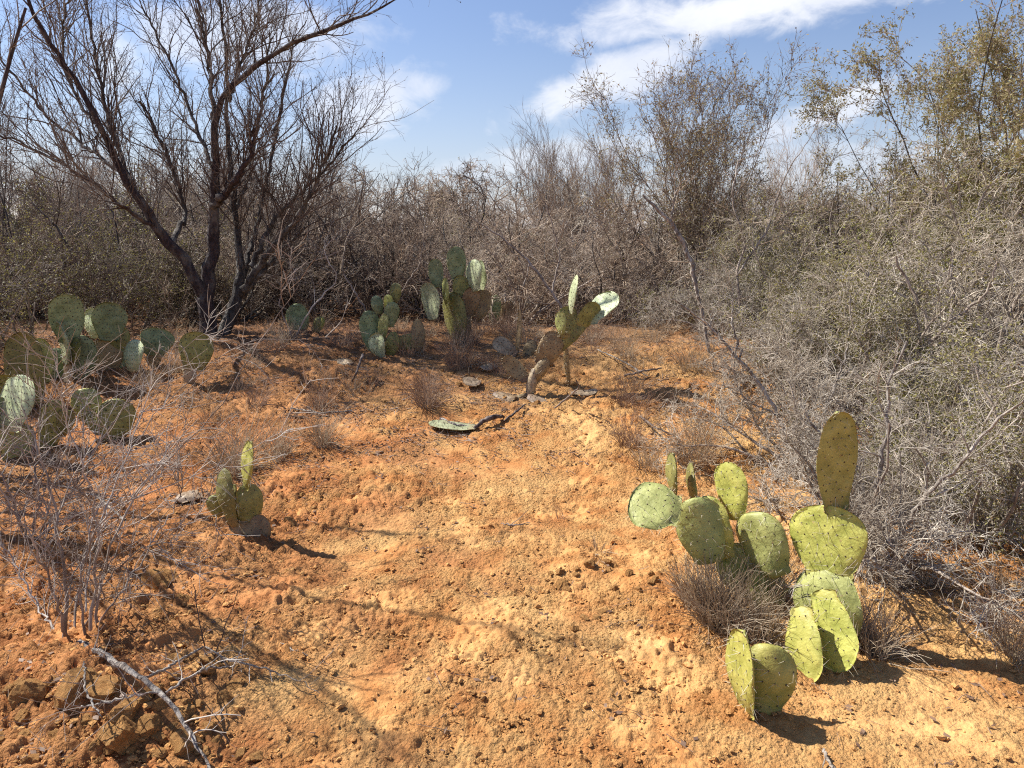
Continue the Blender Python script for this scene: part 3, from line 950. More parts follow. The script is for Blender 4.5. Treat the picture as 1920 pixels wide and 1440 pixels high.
loose_pad(925, 842 - 100, 968, 752, 30, 'brown dried pad lying just left of the leaning cactus foot', 'pad_brown', n=(-.2, -.2, 1), up=.02, wrinkle=.4)
loose_pad(1070, 742, 1120, 738, 26, 'thin dried pad in the shadow right of the leaning cactus', 'pad_dead', n=(-.2, -.3, 1), up=.015, wrinkle=.4)
loose_pad(930, 690, 900, 700, 30, 'curled dead pad behind the grey-green curled pad', 'pad_dead', n=(-.4, -.4, 1), up=.03, curl=.4, wrinkle=.5)
loose_pad(1215, 752, 1170, 742, 26, 'small dried pad on the bank beside the dirt lump', 'pad_brown', n=(-.3, -.2, 1), up=.02, wrinkle=.4)
loose_pad(660, 690, 632, 680, 26, 'dark dried pad left of the short root stub', 'pad_brown', n=(-.2, -.5, 1), up=.03, wrinkle=.4)

# ------------------------------------------------------------------ woody plants
def limb_pts(pl, Y0, n=26, jit=0.012, g=rng):
    """polyline of (px, py, width_px, dY) -> smooth 3-D points and radii"""
    P = np.array([at(a, b, Y0 + d) for a, b, _, d in pl])
    Rr = np.array([c * 0.38 * (Y0 + d) / F for _, _, c, d in pl])
    s = np.concatenate([[0], np.cumsum(np.linalg.norm(np.diff(P, axis=0), axis=1))])
    u = np.linspace(0, s[-1], n)
    # Catmull-like smoothing through dense linear interpolation and averaging
    Q_ = np.stack([np.interp(u, s, P[:, k]) for k in range(3)], -1)
    for _ in range(2):
        Q_[1:-1] = (Q_[:-2] + 2 * Q_[1:-1] + Q_[2:]) / 4
    Q_[1:-1] += g.normal(0, jit, (n - 2, 3))
    rr = np.interp(u, s, Rr) * (1 + g.normal(0, 0.06, n))
    return Q_[None], rr[None]


def sub_branches(parents, cfgs, g, up=(0, 0, 0.0)):
    """cfgs: list of dict(cnt,t0,t1,spread,L,K,wig,trop,rmin) per level; returns list of groups per level"""
    out_ = []
    cur = parents
    for c in cfgs:
        nxt = []
        for pts, rad in cur:
            cnt = c['cnt']
            if callable(cnt):
                cnt = cnt(pts)
            P0, D0, R0, tt = spawn(pts, rad, cnt, c.get('t0', .15), c.get('t1', 1.0), c['spread'], g, c.get('rr', .6))
            if c.get('up'):
                D0 = nrm(D0 + np.array([0, 0, c['up']]))
            Ls = g.uniform(c['L'][0], c['L'][1], len(P0)) * (1 - 0.35 * tt)
            R0 = np.clip(R0, c.get('rmin', .001), c.get('rmax', .02))
            nxt.append(grow(P0, D0, Ls, R0, R0 * c.get('taper', .45), c['K'], c['wig'], c.get('trop', (0, 0, 0)), g))
        pts_by = {}
        for a, b in nxt:
            pts_by.setdefault(a.shape[1], []).append((a, b))
        nxt = [(np.concatenate([q[0] for q in v]), np.concatenate([q[1] for q in v])) for v in pts_by.values()]
        out_.append(nxt); cur = nxt
    return out_


def shift(groups, o):
    return [(a - np.array(o), b) for a, b in groups]


def lv(*levels):
    r = []
    for l in levels:
        r += l
    return r


def add_twigs(e, name, groups, mat, sides=3, kind='stuff'):
    o = ob(name, tube_mesh(name, groups, M[mat], sides), e)
    if kind:
        o['kind'] = kind
    return o


def add_leaves(e, groups, frac, size, asp, mat, g, up=0.0, name='leaves'):
    P = np.concatenate([a[:, 1:].reshape(-1, 3) for a, _ in groups])
    clump = 0.5 + 0.5 * np.sin(P[:, 0] * 5.1 + 2 * np.sin(P[:, 2] * 4.3)) * np.sin(P[:, 1] * 4.7 + P[:, 2] * 3.9)
    P = np.concatenate([P[g.random(len(P)) < (frac - k) * (0.25 + 1.5 * clump)] for k in range(int(frac) + 1)])
    P = P + g.normal(0, size * 0.4, P.shape)
    V_, F_ = leaves(P, size, asp, g, up)
    return ob(name, mesh_from(name, V_, [F_], M[mat], smooth=False), e, 'stuff')


# --- the dead mesquite on the left
gt = np.random.default_rng(21)
base = onground(402, 632)
Y0 = base[1]
tree = thing('mesquite_tree', base, 'big bare mesquite with dark forking trunk and a long limb reaching right into the sky', 'tree')
LIMBS = [
    ('trunk', 'bark_dark', [(392, 645, 50, 0), (386, 600, 40, 0), (384, 555, 36, 0), (396, 500, 32, .02), (403, 440, 28, .02), (399, 380, 24, 0), (404, 320, 20, -.05),
                            (402, 260, 17, -.1), (400, 215, 16, -.15), (420, 172, 14, -.2), (465, 127, 13, -.3), (525, 94, 12, -.4), (590, 62, 10, -.5), (660, 38, 7, -.6), (715, 24, 5, -.65), (746, -4, 3, -.7)]),
    ('limb', 'bark_dark', [(384, 560, 32, 0), (352, 492, 28, -.1), (300, 432, 24, -.2), (258, 372, 20, -.3), (218, 305, 17, -.4), (188, 238, 15, -.5), (160, 180, 13, -.55), (128, 128, 12, -.6), (92, 78, 10, -.65), (58, 20, 9, -.7), (40, -40, 7, -.7)]),
    ('limb', 'bark_grey', [(418, 640, 36, .1), (432, 600, 32, .15), (446, 560, 28, .2), (456, 515, 22, .25), (446, 450, 16, .35), (437, 360, 13, .4), (426, 260, 10, .45), (430, 170, 8, .5), (420, 80, 7, .5), (408, -20, 5, .5)]),
    ('limb', 'bark_grey', [(448, 555, 24, .2), (500, 478, 16, .1), (545, 425, 13, 0), (588, 355, 10, -.1), (612, 295, 8, -.15), (632, 235, 4, -.2)]),
    ('limb', 'bark_grey', [(440, 570, 22, .2), (480, 520, 15, .4), (520, 480, 11, .5), (562, 436, 7, .6)]),
    ('limb', 'bark_grey', [(470, 500, 14, .2), (515, 410, 10, .3), (565, 362, 8, .3), (612, 318, 6, .2), (648, 268, 4, .1), (690, 228, 2, .1)]),
    ('limb', 'bark_dark', [(399, 392, 20, 0), (438, 340, 16, -.2), (470, 292, 10, -.3), (476, 240, 5, -.35)]),
    ('limb', 'bark_grey', [(403, 235, 13, -.1), (396, 160, 9, .0), (386, 80, 7, .1), (372, 10, 5, .15), (366, -40, 4, .2)]),
    ('limb', 'bark_grey', [(322, 458, 16, -.1), (350, 400, 11, .3), (325, 320, 9, .4), (292, 240, 7, .5), (262, 190, 5, .5)]),
    ('limb', 'bark_grey', [(258, 372, 14, -.3), (228, 300, 11, -.1), (205, 230, 10, 0), (190, 160, 8, .1), (176, 80, 6, .1), (160, -20, 5, .1)]),
    ('limb', 'bark_grey', [(404, 330, 12, 0), (372, 250, 8, .3), (345, 170, 7, .4), (300, 80, 5, .5), (265, 10, 4, .5)]),
    ('limb', 'bark_grey', [(430, 190, 9, .5), (452, 120, 7, .4), (478, 50, 5, .4), (492, -20, 4, .4)]),
    ('limb', 'bark_grey', [(188, 238, 10, -.5), (150, 200, 7, -.3), (118, 110, 6, -.2), (118, 40, 5, -.2), (135, -20, 4, -.2)]),
    ('limb', 'bark_grey', [(455, 520, 15, .3), (480, 430, 11, .7), (505, 330, 9, .9), (520, 230, 7, 1.0), (540, 140, 5, 1.0), (548, 70, 3, 1.0)]),
    ('limb', 'bark_grey', [(438, 400, 12, .4), (470, 320, 9, .8), (482, 230, 7, .9), (500, 150, 5, 1.0), (505, 60, 4, 1.0)]),
    ('limb', 'bark_dark', [(300, 432, 13, -.2), (235, 392, 9, -.5), (170, 340, 8, -.7), (100, 300, 6, -.8), (40, 265, 5, -.9), (-20, 250, 4, -1)]),
    ('limb', 'bark_grey', [(230, 330, 10, -.3), (150, 265, 7, .2), (90, 220, 6, .4), (30, 150, 5, .5), (-10, 90, 4, .5)]),
]
parents = []
for nm, mt, pl in LIMBS:
    gq = limb_pts(pl, Y0, 30, 0.010, gt)
    o = ob(nm, tube_mesh(nm, shift([gq], base), M[mt], 9 if nm == 'trunk' or pl[0][2] > 20 else 7), tree)
    parents.append(gq)
mq = [(np.concatenate([p[0] for p in parents]), np.concatenate([p[1] for p in parents]))]
L1 = dict(cnt=28, t0=.18, t1=1, spread=.75, L=(.35, 1.25), K=7, wig=.17, trop=(0, 0, .08), rmin=.0032, rmax=.007, rr=.5, up=.35)
L2 = dict(cnt=6, t0=.1, t1=1, spread=.7, L=(.15, .5), K=5, wig=.16, trop=(0, 0, .08), rmin=.002, rmax=.0045, rr=.6, up=.15)
L3 = dict(cnt=4, t0=.15, t1=1, spread=.8, L=(.05, .2), K=3, wig=.2, trop=(0, 0, .04), rmin=.0014, rmax=.0024, rr=.6)
lev = sub_branches(mq, [L1, L2, L3], gt)
add_twigs(tree, 'branches', shift(lv(lev[0]), base), 'twig_dark', 4)
add_twigs(tree, 'twigs', shift(lv(lev[1], lev[2]), base), 'twig_dark', 3)
# swollen buds on the twig ends
tips = np.concatenate([a[:, -1] for a, _ in lev[2]])
tips = tips[gt.random(len(tips)) < .5] - base
ob('buds', blobs('buds', tips, gt.uniform(.003, .0065, len(tips)), M['twig_dark'], 1.0), tree, 'stuff')


def stems_plant(name, loc, label, cat, g, nstem, h, spread, cfg, mats, group=None, wig=.12, trop=(0, 0, .03), r0=.014, leaf=None, K=9, stemside=5, parts=True, base_r=.06, lo=.55):
    """a many-stemmed shrub growing from one root; each main stem is a part"""
    e = thing(name, loc, label, cat, group)
    an = g.uniform(0, 6.28, nstem); el_ = g.uniform(spread[0], spread[1], nstem)
    D = np.stack([np.cos(an) * np.sin(el_), np.sin(an) * np.sin(el_), np.cos(el_)], -1)
    P = np.stack([np.cos(an) * base_r * g.random(nstem), np.sin(an) * base_r * g.random(nstem), np.full(nstem, -0.04)], -1)
    st = grow(P, D, g.uniform(lo, 1.0, nstem) * h, r0 * g.uniform(.6, 1.1, nstem), r0 * .22, K, wig, trop, g)
    if parts:
        for k in range(nstem):
            ob('stem', tube_mesh('stem', [(st[0][k:k + 1], st[1][k:k + 1])], M[mats[0]], stemside), e)
    lev_ = sub_branches([st], cfg, g)
    add_twigs(e, 'twigs', lv(*lev_), mats[1], 3)
    if leaf:
        for frac, size, asp, lm in leaf:
            add_leaves(e, lv(*lev_[-2:]), frac, size, asp, lm, g)
    return e


# --- thicket shrub kinds (built once each, then copied)
def cfg_tangle(d=1.0, th=1.0):
    return [dict(cnt=int(9 * d), t0=.12, spread=.95, L=(.28, .75), K=5, wig=.26, trop=(0, 0, .02), rmin=.0024 * th, rmax=.005 * th),
            dict(cnt=int(7 * d), t0=.1, spread=1.0, L=(.12, .36), K=4, wig=.30, rmin=.0015 * th, rmax=.003 * th),
            dict(cnt=int(5 * d), t0=.1, spread=1.1, L=(.04, .15), K=2, wig=.3, rmin=.0010 * th, rmax=.0017 * th)]


def cfg_broom(d=1.0):
    return [dict(cnt=int(7 * d), t0=.2, spread=.38, L=(.5, 1.3), K=6, wig=.09, trop=(0, 0, .06), rmin=.003, rmax=.007),
            dict(cnt=int(6 * d), t0=.15, spread=.45, L=(.25, .7), K=5, wig=.12, trop=(0, 0, .06), rmin=.002, rmax=.0035),
            dict(cnt=int(4 * d), t0=.2, spread=.55, L=(.08, .26), K=3, wig=.15, trop=(0, 0, .03), rmin=.0013, rmax=.002)]


protos = []


def park(e):
    protos.append([e, False]); return len(protos) - 1


def use(k, loc, rot, scale, label, group, flip=False):
    e, used = protos[k]
    if not used:
        protos[k][1] = True
        e.location = [float(c) for c in loc]; e.rotation_euler = (0, 0, rot); e.scale = scale
        e['label'] = label; e['group'] = group
        return e
    return dup(e, loc, rot, scale, label, group)


gs = np.random.default_rng(33)
TH = []
for k in range(4):
    leaf = [(.10, .018, .5, 'leaf_olive')] if k == 1 else [(.03, .018, .5, 'leaf_sage')] if k == 3 else None
    TH.append(park(stems_plant('thorn_shrub', (0, 0, 0), '-', 'shrub', gs, 12, 1.45, (.15, 1.25), cfg_tangle((.92, 1.0, .85, .92)[k], (2.5, 2.3, 2.8, 2.6)[k]),
                               (('stem_grey', 'bark_grey', 'bark_grey', 'stem_grey')[k], ('twig_brown', 'twig_brown', 'twig_mid', 'twig_ash')[k]),
                               wig=.20, trop=(0, 0, .03), r0=.021, leaf=leaf, base_r=.25)))
BR = [park(stems_plant('broom_shrub', (0, 0, 0), '-', 'shrub', gs, 12, 1.6, (.05, .5), cfg_broom(1.0), ('stem_grey', 'twig_brown'), wig=.08, trop=(0, 0, .03), r0=.014, base_r=.2,
                       leaf=[(.05, .022, .3, 'leaf_sage')])) for k in range(1)]
OL = [park(stems_plant('leafy_shrub', (0, 0, 0), '-', 'shrub', gs, 12, 1.35, (.1, 1.0), cfg_tangle(.9, 2.0), ('stem_grey', 'twig_dark'), wig=.16, r0=.012, base_r=.2,
                       leaf=[(.5, .022, .5, 'leaf_olive')]))]

G_TH = 'thorn shrubs of the thicket'


def zone(px):
    return ('left of the big bare tree' if px < 330 else 'behind the big bare tree' if px < 620 else 'behind the middle cacti' if px < 1130 else 'below the upright brown tree' if px < 1500 else 'on the right behind the grey bush')


def put_shrub(k, px, Y, sc, jit=.12, kind='thorn'):
    X = (px - PX) / F * (Y * math.cos(PITCH) + 0.25)
    z = zg(X, Y)
    s = sc * gs.uniform(1 - jit, 1 + jit)
    zn = zone(px)
    row = 'front' if Y < 9.2 else 'inner' if Y < 12 else 'rear'
    lab = dict(thorn=f'dry grey-brown thorn shrub of the {row} rows {zn}', broom=f'thin upright twiggy shrub on the skyline {zn}', olive=f'olive-leaved shrub of the {row} rows {zn}')[kind]
    return use(k, (X, Y, z), gs.uniform(0, 6.28), (s * gs.uniform(.9, 1.15), s * gs.uniform(.9, 1.1), s), lab, f'{kind} shrubs of the {row} thicket {zn}')


for row, (Y, step, sc, x0, x1) in enumerate(((8.7, 118, .92, 430, 1330), (9.6, 112, 1.0, -60, 1700), (11.0, 105, 1.16, -100, 1960), (13.2, 95, 1.35, -120, 2050), (16.5, 100, 1.62, -120, 2050), (21, 110, 2.0, -120, 2050))):
    px = x0
    while px < x1:
        q = gs.random()
        Yj = Y + gs.uniform(-.4, .4)
        s = sc * (1.14 if px < 640 and Y > 9.2 else 1.0)
        if px < 330 and Y < 12 and q < .45:
            put_shrub(OL[0], px, Yj, s * 1.05, kind='olive')
        elif Y > 12 and q < .3:
            put_shrub(BR[0], px, Yj, s * .82, .2, kind='broom')
        elif q > .93:
            put_shrub(OL[0], px, Yj, s, kind='olive')
        else:
            put_shrub(TH[int(gs.choice(4, p=(.34, .24, .27, .15)))], px, Yj, s)
        px += step * gs.uniform(.75, 1.25)

# front left olive shrubs
for px, Y, s in ((40, 7.0, .95), (150, 7.6, .95), (250, 8.2, .9), (-40, 6.2, .95), (345, 8.6, .8)):
    put_shrub(OL[0], px, Y, s, .05, kind='olive')


def broom_tree(name, px, Y, label, h, nst, g, leafs, spread=(.05, .5), mats=('bark_grey', 'twig_dark'), r0=.03, d=1.0, lo=.75, up=.03):
    X = (px - PX) / F * (Y * math.cos(PITCH) + .25)
    cfg = [dict(cnt=int(8 * d), t0=.2, spread=.55, L=(.4, 1.15), K=7, wig=.17, trop=(0, 0, .07), rmin=.004, rmax=.009),
           dict(cnt=int(7 * d), t0=.15, spread=.65, L=(.18, .6), K=5, wig=.2, trop=(0, 0, .05), rmin=.0026, rmax=.0045),
           dict(cnt=int(5 * d), t0=.2, spread=.75, L=(.06, .24), K=3, wig=.22, trop=(0, 0, .03), rmin=.0018, rmax=.0026)]
    return stems_plant(name, (X, Y, zg(X, Y)), label, 'tree', g, nst, h, spread, cfg, mats, wig=.13, trop=(0, 0, up), r0=r0, K=11, stemside=6, leaf=leafs, base_r=.15, lo=lo)


gb = np.random.default_rng(44)
gb = np.random.default_rng(45)
broom_tree('brown_tree', 1300, 10.2, 'upright many-stemmed tree with browning leaves standing against the sky right of the middle', 3.25, 25, gb,
           [(.30, .045, .25, 'leaf_sage'), (.16, .035, .4, 'leaf_brown')], spread=(.03, .62), d=1.15, r0=.013, lo=.8, up=.05, mats=('stem_grey', 'twig_mid'))
gb = np.random.default_rng(53)
broom_tree('leafy_tree', 1800, 8.2, 'tall wispy tree with feathery tan-green leaves at the upper right corner', 3.7, 17, gb,
           [(1.3, .042, .3, 'leaf_sage'), (.9, .036, .35, 'leaf_olive')], spread=(.05, .68), d=1.2, r0=.017, mats=('bark_grey', 'twig_brown'))
gb = np.random.default_rng(49)
broom_tree('slender_tree', 1625, 9.0, 'slender forked tree with feathery tips left of the tall wispy tree', 1.95, 4, gb, [(1.2, .042, .3, 'leaf_sage')], spread=(.05, .35), r0=.022, d=.8)
broom_tree('bare_tree', 560, 10.5, 'fine-twigged bare tree behind the right limbs of the big bare tree', 2.7, 12, gb, None, spread=(.05, .6), d=.75, r0=.02)
broom_tree('bare_tree', 70, 9.4, 'grey bare tree of fine twigs behind the left edge of the thicket', 2.9, 14, gb, None, spread=(.05, .9), d=.8, r0=.015)
broom_tree('bare_tree', 300, 10.6, 'fine bare tree seen through the left limbs of the big bare tree', 2.8, 10, gb, None, spread=(.05, .8), d=.75, r0=.015)
broom_tree('skyline_tree', 835, 13.5, 'small bare tree poking above the skyline left of the middle', 2.5, 5, gb, None, spread=(.1, .55), mats=('stem_grey', 'twig_brown'), d=.7, r0=.02)

# lime sprig shrub at right
gl = np.random.default_rng(48)
X = (1660 - PX) / F * 6.9
stems_plant('lime_shrub', (X, 6.8, zg(X, 6.8)), 'small shrub with fresh lime-green leaves between the slender tree and the tall wispy tree', 'shrub', gl, 7, 1.55, (.05, .35),
            [dict(cnt=5, t0=.5, spread=.6, L=(.15, .45), K=4, wig=.2, rmin=.002, rmax=.004), dict(cnt=5, t0=.2, spread=.8, L=(.06, .2), K=3, wig=.2, rmin=.0012, rmax=.002)],
            ('stem_grey', 'twig_brown'), leaf=[(.85, .022, .5, 'leaf_lime')], base_r=.3)

# --- grey bushes on the right
gr_ = np.random.default_rng(55)
GB = [park(stems_plant('grey_bush', (0, 0, 0), '-', 'bush', gr_, 15, 1.15, (.2, 1.3), [
    dict(cnt=11, t0=.1, spread=.95, L=(.22, .55), K=5, wig=.28, trop=(0, 0, .02), rmin=.0030, rmax=.0075),
    dict(cnt=9, t0=.08, spread=1.05, L=(.08, .26), K=4, wig=.34, rmin=.0021, rmax=.0042),
    dict(cnt=4, t0=.1, spread=1.15, L=(.03, .11), K=2, wig=.35, rmin=.0015, rmax=.0024)], ('stem_grey', 'twig_ash'), wig=.2, r0=.019, K=10, base_r=.16,
    leaf=[(.18, .015, .5, 'leaf_sage'), (.6, .018, .5, 'leaf_olive')] if k else [(.03, .010, .5, 'leaf_sage')])) for k in range(2)]
right_spots = [  # px of root, Y, scale, kind, words
    (1640, 3.25, .80, 0, 'nearest dense grey-twigged bush right of the column cactus'),
    (1850, 3.55, .92, 1, 'dense grey bush at the right edge beside the nearest one'),
    (1500, 4.5, .84, 0, 'grey-twigged bush behind the spreading cactus'),
    (1740, 4.6, 1.15, 1, 'tall grey bush behind the nearest grey bush'),
    (1990, 4.3, 1.15, 0, 'tall grey bush running out of the right edge'),
    (1610, 5.6, 1.2, 1, 'grey bush with small leaves in the middle of the right thicket'),
    (1470, 5.9, .80, 0, 'low grey bush at the left end of the right thicket'),
    (1830, 5.8, 1.5, 0, 'high grey bush below the tall wispy tree'),
    (1510, 7.0, 1.15, 1, 'grey leafy bush under the slender tree'),
    (1700, 7.2, 1.6, 1, 'high leafy bush under the lime-green shrub'),
    (1950, 7.0, 1.75, 1, 'highest leafy bush at the right edge under the wispy tree'),
    (1350, 7.6, .78, 0, 'low grey bush where the bank meets the right thicket'),
    (1400, 8.3, 1.2, 1, 'bush with dull leaves below the upright brown tree'),
]
for px, Y, sc, k, lab in right_spots:
    X = (px - PX) / F * (Y * .98 + .25)
    use(GB[k], (X, Y, zg(X, Y)), gr_.uniform(0, 6.28), (sc * 1.05, sc * 1.05, sc), lab, 'bushes of the right thicket')


def guided(name, anchor_px, label, cat, limbs, mat, twig_mat, cfg, g, Yoff=0, wmul=1.0, group=None, part='stem', sides=7, leaf=None):
    b = onground(*anchor_px)
    e = thing(name, b, label, cat, group)
    ps = []
    for pl in limbs:
        q = limb_pts([(a_, b_, c_ * wmul, d_) for a_, b_, c_, d_ in pl], b[1] + Yoff, 24, 0.006, g)
        ob(part, tube_mesh(part, shift([q], b), M[mat], sides), e); ps.append(q)
    if cfg:
        pp = [(np.concatenate([p[0] for p in ps]), np.concatenate([p[1] for p in ps]))]
        lv_ = sub_branches(pp, cfg, g)
        add_twigs(e, 'twigs', shift(lv(*lv_), b), twig_mat, 3)
        if leaf:
            add_leaves(e, shift(lv(*lv_[-1:]), b), *leaf, g)
    return e


gg = np.random.default_rng(66)
fine = [dict(cnt=9, t0=.1, spread=.85, L=(.15, .45), K=5, wig=.24, trop=(0, 0, .03), rmin=.0020, rmax=.005),
        dict(cnt=6, t0=.1, spread=1.0, L=(.06, .22), K=4, wig=.3, rmin=.0013, rmax=.0022),
        dict(cnt=4, t0=.1, spread=1.1, L=(.025, .08), K=2, wig=.3, rmin=.0009, rmax=.0013)]
guided('crooked_bush', (1640, 1095), 'crooked bush with pale bare stems right of the column cactus', 'bush', [
    [(1638, 1120, 26, 0), (1632, 1040, 22, .02), (1650, 960, 17, .06), (1640, 880, 13, .1), (1672, 800, 10, .1), (1660, 720, 8, .15), (1700, 640, 6, .2)],
    [(1646, 1110, 18, .02), (1690, 1020, 14, 0), (1720, 940, 11, -.05), (1790, 880, 9, -.1), (1860, 800, 7, -.15), (1930, 740, 5, -.2)],
    [(1636, 1090, 16, 0), (1600, 1000, 12, .1), (1590, 900, 9, .2), (1540, 820, 7, .25), (1500, 760, 5, .3)]], 'wood_pale', 'twig_ash', fine, gg)
guided('crooked_bush', (1500, 905), 'bush with long pale limbs arching left over the bare bank', 'bush', [
    [(1490, 910, 18, 0), (1482, 840, 17, .05), (1462, 780, 15, .1), (1428, 722, 14, .15), (1390, 680, 12, .2), (1345, 625, 10, .25), (1310, 590, 8, .3), (1285, 578, 6, .3), (1262, 560, 3, .3)],
    [(1462, 780, 11, .1), (1420, 760, 7, .1), (1380, 735, 5, .1), (1352, 722, 3, .1)],
    [(1495, 900, 14, 0), (1520, 820, 10, .1), (1560, 740, 8, .2), (1590, 650, 6, .3)],
    [(1392, 682, 9, .2), (1370, 600, 6, .3), (1375, 520, 4, .35)]], 'wood_pale', 'twig_ash', fine, gg, wmul=.68)
guided('crooked_bush', (1850, 900), 'dark-stemmed bush near the right edge behind the crooked pale bush', 'bush', [
    [(1800, 905, 18, 0), (1830, 850, 18, .0), (1865, 800, 15, .05), (1900, 745, 12, .05), (1950, 700, 9, .1)],
    [(1745, 840, 15, .2), (1760, 760, 13, .3), (1745, 690, 11, .35), (1740, 600, 9, .4), (1700, 530, 7, .5), (1680, 480, 5, .5)],
    [(1745, 640, 10, .35), (1800, 590, 8, .3), (1850, 550, 6, .3), (1870, 490, 4, .3)]], 'stem_grey', 'twig_ash', fine, gg)
guided('pale_snag', (1330, 668), 'tall pale crooked stem standing in the thicket left of the brown tree', 'bush', [
    [(1330, 672, 8, 0), (1322, 610, 9, .05), (1305, 540, 10, .1), (1298, 500, 12, .1), (1278, 450, 13, .12), (1258, 415, 11, .15), (1225, 385, 8, .18), (1205, 365, 4, .2)],
    [(1258, 415, 7, .15), (1262, 380, 5, .2), (1275, 340, 3, .2)]], 'wood_pale', 'twig_brown', [dict(cnt=6, t0=.3, spread=.8, L=(.15, .4), K=5, wig=.2, rmin=.002, rmax=.004), dict(cnt=4, spread=.9, L=(.08, .2), K=3, wig=.2, rmin=.0014, rmax=.002)], gg)

thin = [dict(cnt=9, t0=.2, spread=.8, L=(.15, .5), K=5, wig=.22, rmin=.0028, rmax=.006), dict(cnt=6, spread=.95, L=(.08, .25), K=3, wig=.25, rmin=.0018, rmax=.003)]
for anc, lims, mt_, lab in (
    ((1085, 628), [[(1085, 632, 13, 0), (1060, 590, 12, .1), (1035, 550, 11, .1), (1000, 500, 9, .15), (955, 455, 7, .2), (905, 420, 5, .25), (860, 395, 3, .3)], [(1035, 550, 8, .1), (1050, 480, 6, .2), (1030, 400, 5, .3), (1005, 350, 3, .3)]], 'stem_grey', 'leaning bush with a long stem slanting up left over the leaning cactus'),
    ((700, 612), [[(700, 615, 9, 0), (680, 570, 8, .1), (640, 510, 6, .1), (650, 440, 5, .2), (700, 380, 3, .2)], [(702, 612, 8, 0), (745, 560, 6, .1), (790, 490, 5, .2), (800, 400, 3, .3)]], 'stem_grey', 'open bush with two crossing stems behind the sprawling cactus'),
    ((560, 632), [[(548, 640, 6, -.3), (590, 570, 6, -.3), (640, 520, 5, -.2), (600, 470, 4, -.2), (655, 420, 3, -.1)], [(550, 640, 5, -.3), (520, 560, 5, -.3), (560, 500, 4, -.3), (640, 470, 3, -.3)]], 'twig_pale', 'pale looping dry shrub right of the mesquite trunk'),
    ((160, 610), [[(190, 610, 12, 0), (160, 520, 10, .1), (110, 430, 8, .1), (60, 380, 6, .2)], [(195, 605, 10, 0), (230, 500, 8, .1), (215, 400, 6, .2), (150, 330, 4, .3)]], 'bark_grey', 'dark-stemmed bush behind the left cactus group'),
    ((1390, 640), [[(1385, 645, 14, 0), (1392, 590, 12, .1), (1380, 520, 11, .2), (1400, 450, 9, .3), (1370, 380, 7, .4), (1385, 300, 5, .5)], [(1380, 520, 9, .2), (1440, 430, 7, .3), (1470, 330, 5, .4), (1530, 240, 2, .5)]], 'stem_grey', 'bush with stout brown stems under the upright brown tree')):
    guided('crooked_shrub', anc, lab, 'shrub', lims, mt_, 'twig_pale' if mt_ == 'twig_pale' else 'twig_brown', thin, gg, wmul=.62)

# --- left thorn bush, its wands and the grey fallen branch
wand = [dict(cnt=4, t0=.1, spread=.7, L=(.12, .5), K=6, wig=.12, trop=(0, 0, .0), rmin=.0016, rmax=.0034),
        dict(cnt=4, t0=.1, spread=.95, L=(.04, .22), K=3, wig=.16, rmin=.0010, rmax=.0018)]
lw = []
g7 = np.random.default_rng(71)
lim = [
    [(118, 1208, 22, 0), (128, 1120, 18, .02), (112, 1020, 15, .05), (96, 920, 11, .1), (70, 830, 8, .12), (40, 760, 5, .15)],
    [(170, 1196, 18, .05), (176, 1110, 15, .1), (186, 1010, 12, .12), (165, 900, 9, .15), (130, 790, 7, .2), (110, 700, 4, .2), (96, 650, 3, .2)],
    [(186, 1190, 16, .1), (185, 1100, 13, .15), (215, 1000, 11, .2), (255, 920, 9, .25), (320, 860, 7, .3), (400, 780, 5, .35), (455, 690, 4, .4), (520, 600, 3, .5), (560, 535, 2, .55)],
    [(160, 1190, 15, .02), (150, 1100, 12, .0), (170, 1010, 10, -.05), (205, 950, 8, -.05), (262, 930, 7, -.05), (340, 905, 6, 0), (430, 860, 4, .05), (530, 810, 3, .1)],
    [(125, 1190, 15, 0), (95, 1100, 12, -.05), (60, 1010, 9, -.1), (20, 940, 7, -.1), (-30, 880, 5, -.1)],
    [(140, 1180, 13, .1), (150, 1060, 10, .3), (200, 950, 8, .5), (240, 850, 6, .6), (270, 760, 4, .7), (300, 690, 3, .8), (420, 600, 2, .9)],
    [(180, 1180, 12, .15), (240, 1090, 9, .2), (290, 1010, 7, .25), (330, 950, 5, .3), (350, 880, 4, .3)],
    [(110, 1190, 12, .1), (60, 1120, 9, .3), (20, 1040, 7, .4), (-20, 1000, 5, .4)],
    [(150, 1185, 12, .1), (230, 1050, 8, .1), (330, 990, 5, .05), (420, 960, 3, 0)],
    [(165, 1180, 11, .2), (160, 1020, 8, .5), (200, 900, 6, .7), (320, 740, 4, .9), (450, 640, 3, 1.1), (620, 632, 2, 1.3)],
]
guided('thorn_bush', (150, 1205), 'leafless pinkish-grey thorn bush spraying long thin wands in the left foreground', 'bush', lim, 'twig_pale', 'twig_pale', [
    dict(cnt=14, t0=.1, spread=.8, L=(.12, .48), K=6, wig=.15, trop=(0, 0, .0), rmin=.0024, rmax=.0042),
    dict(cnt=8, t0=.1, spread=.95, L=(.04, .24), K=3, wig=.18, rmin=.0015, rmax=.0025)], g7, sides=6, wmul=.52)
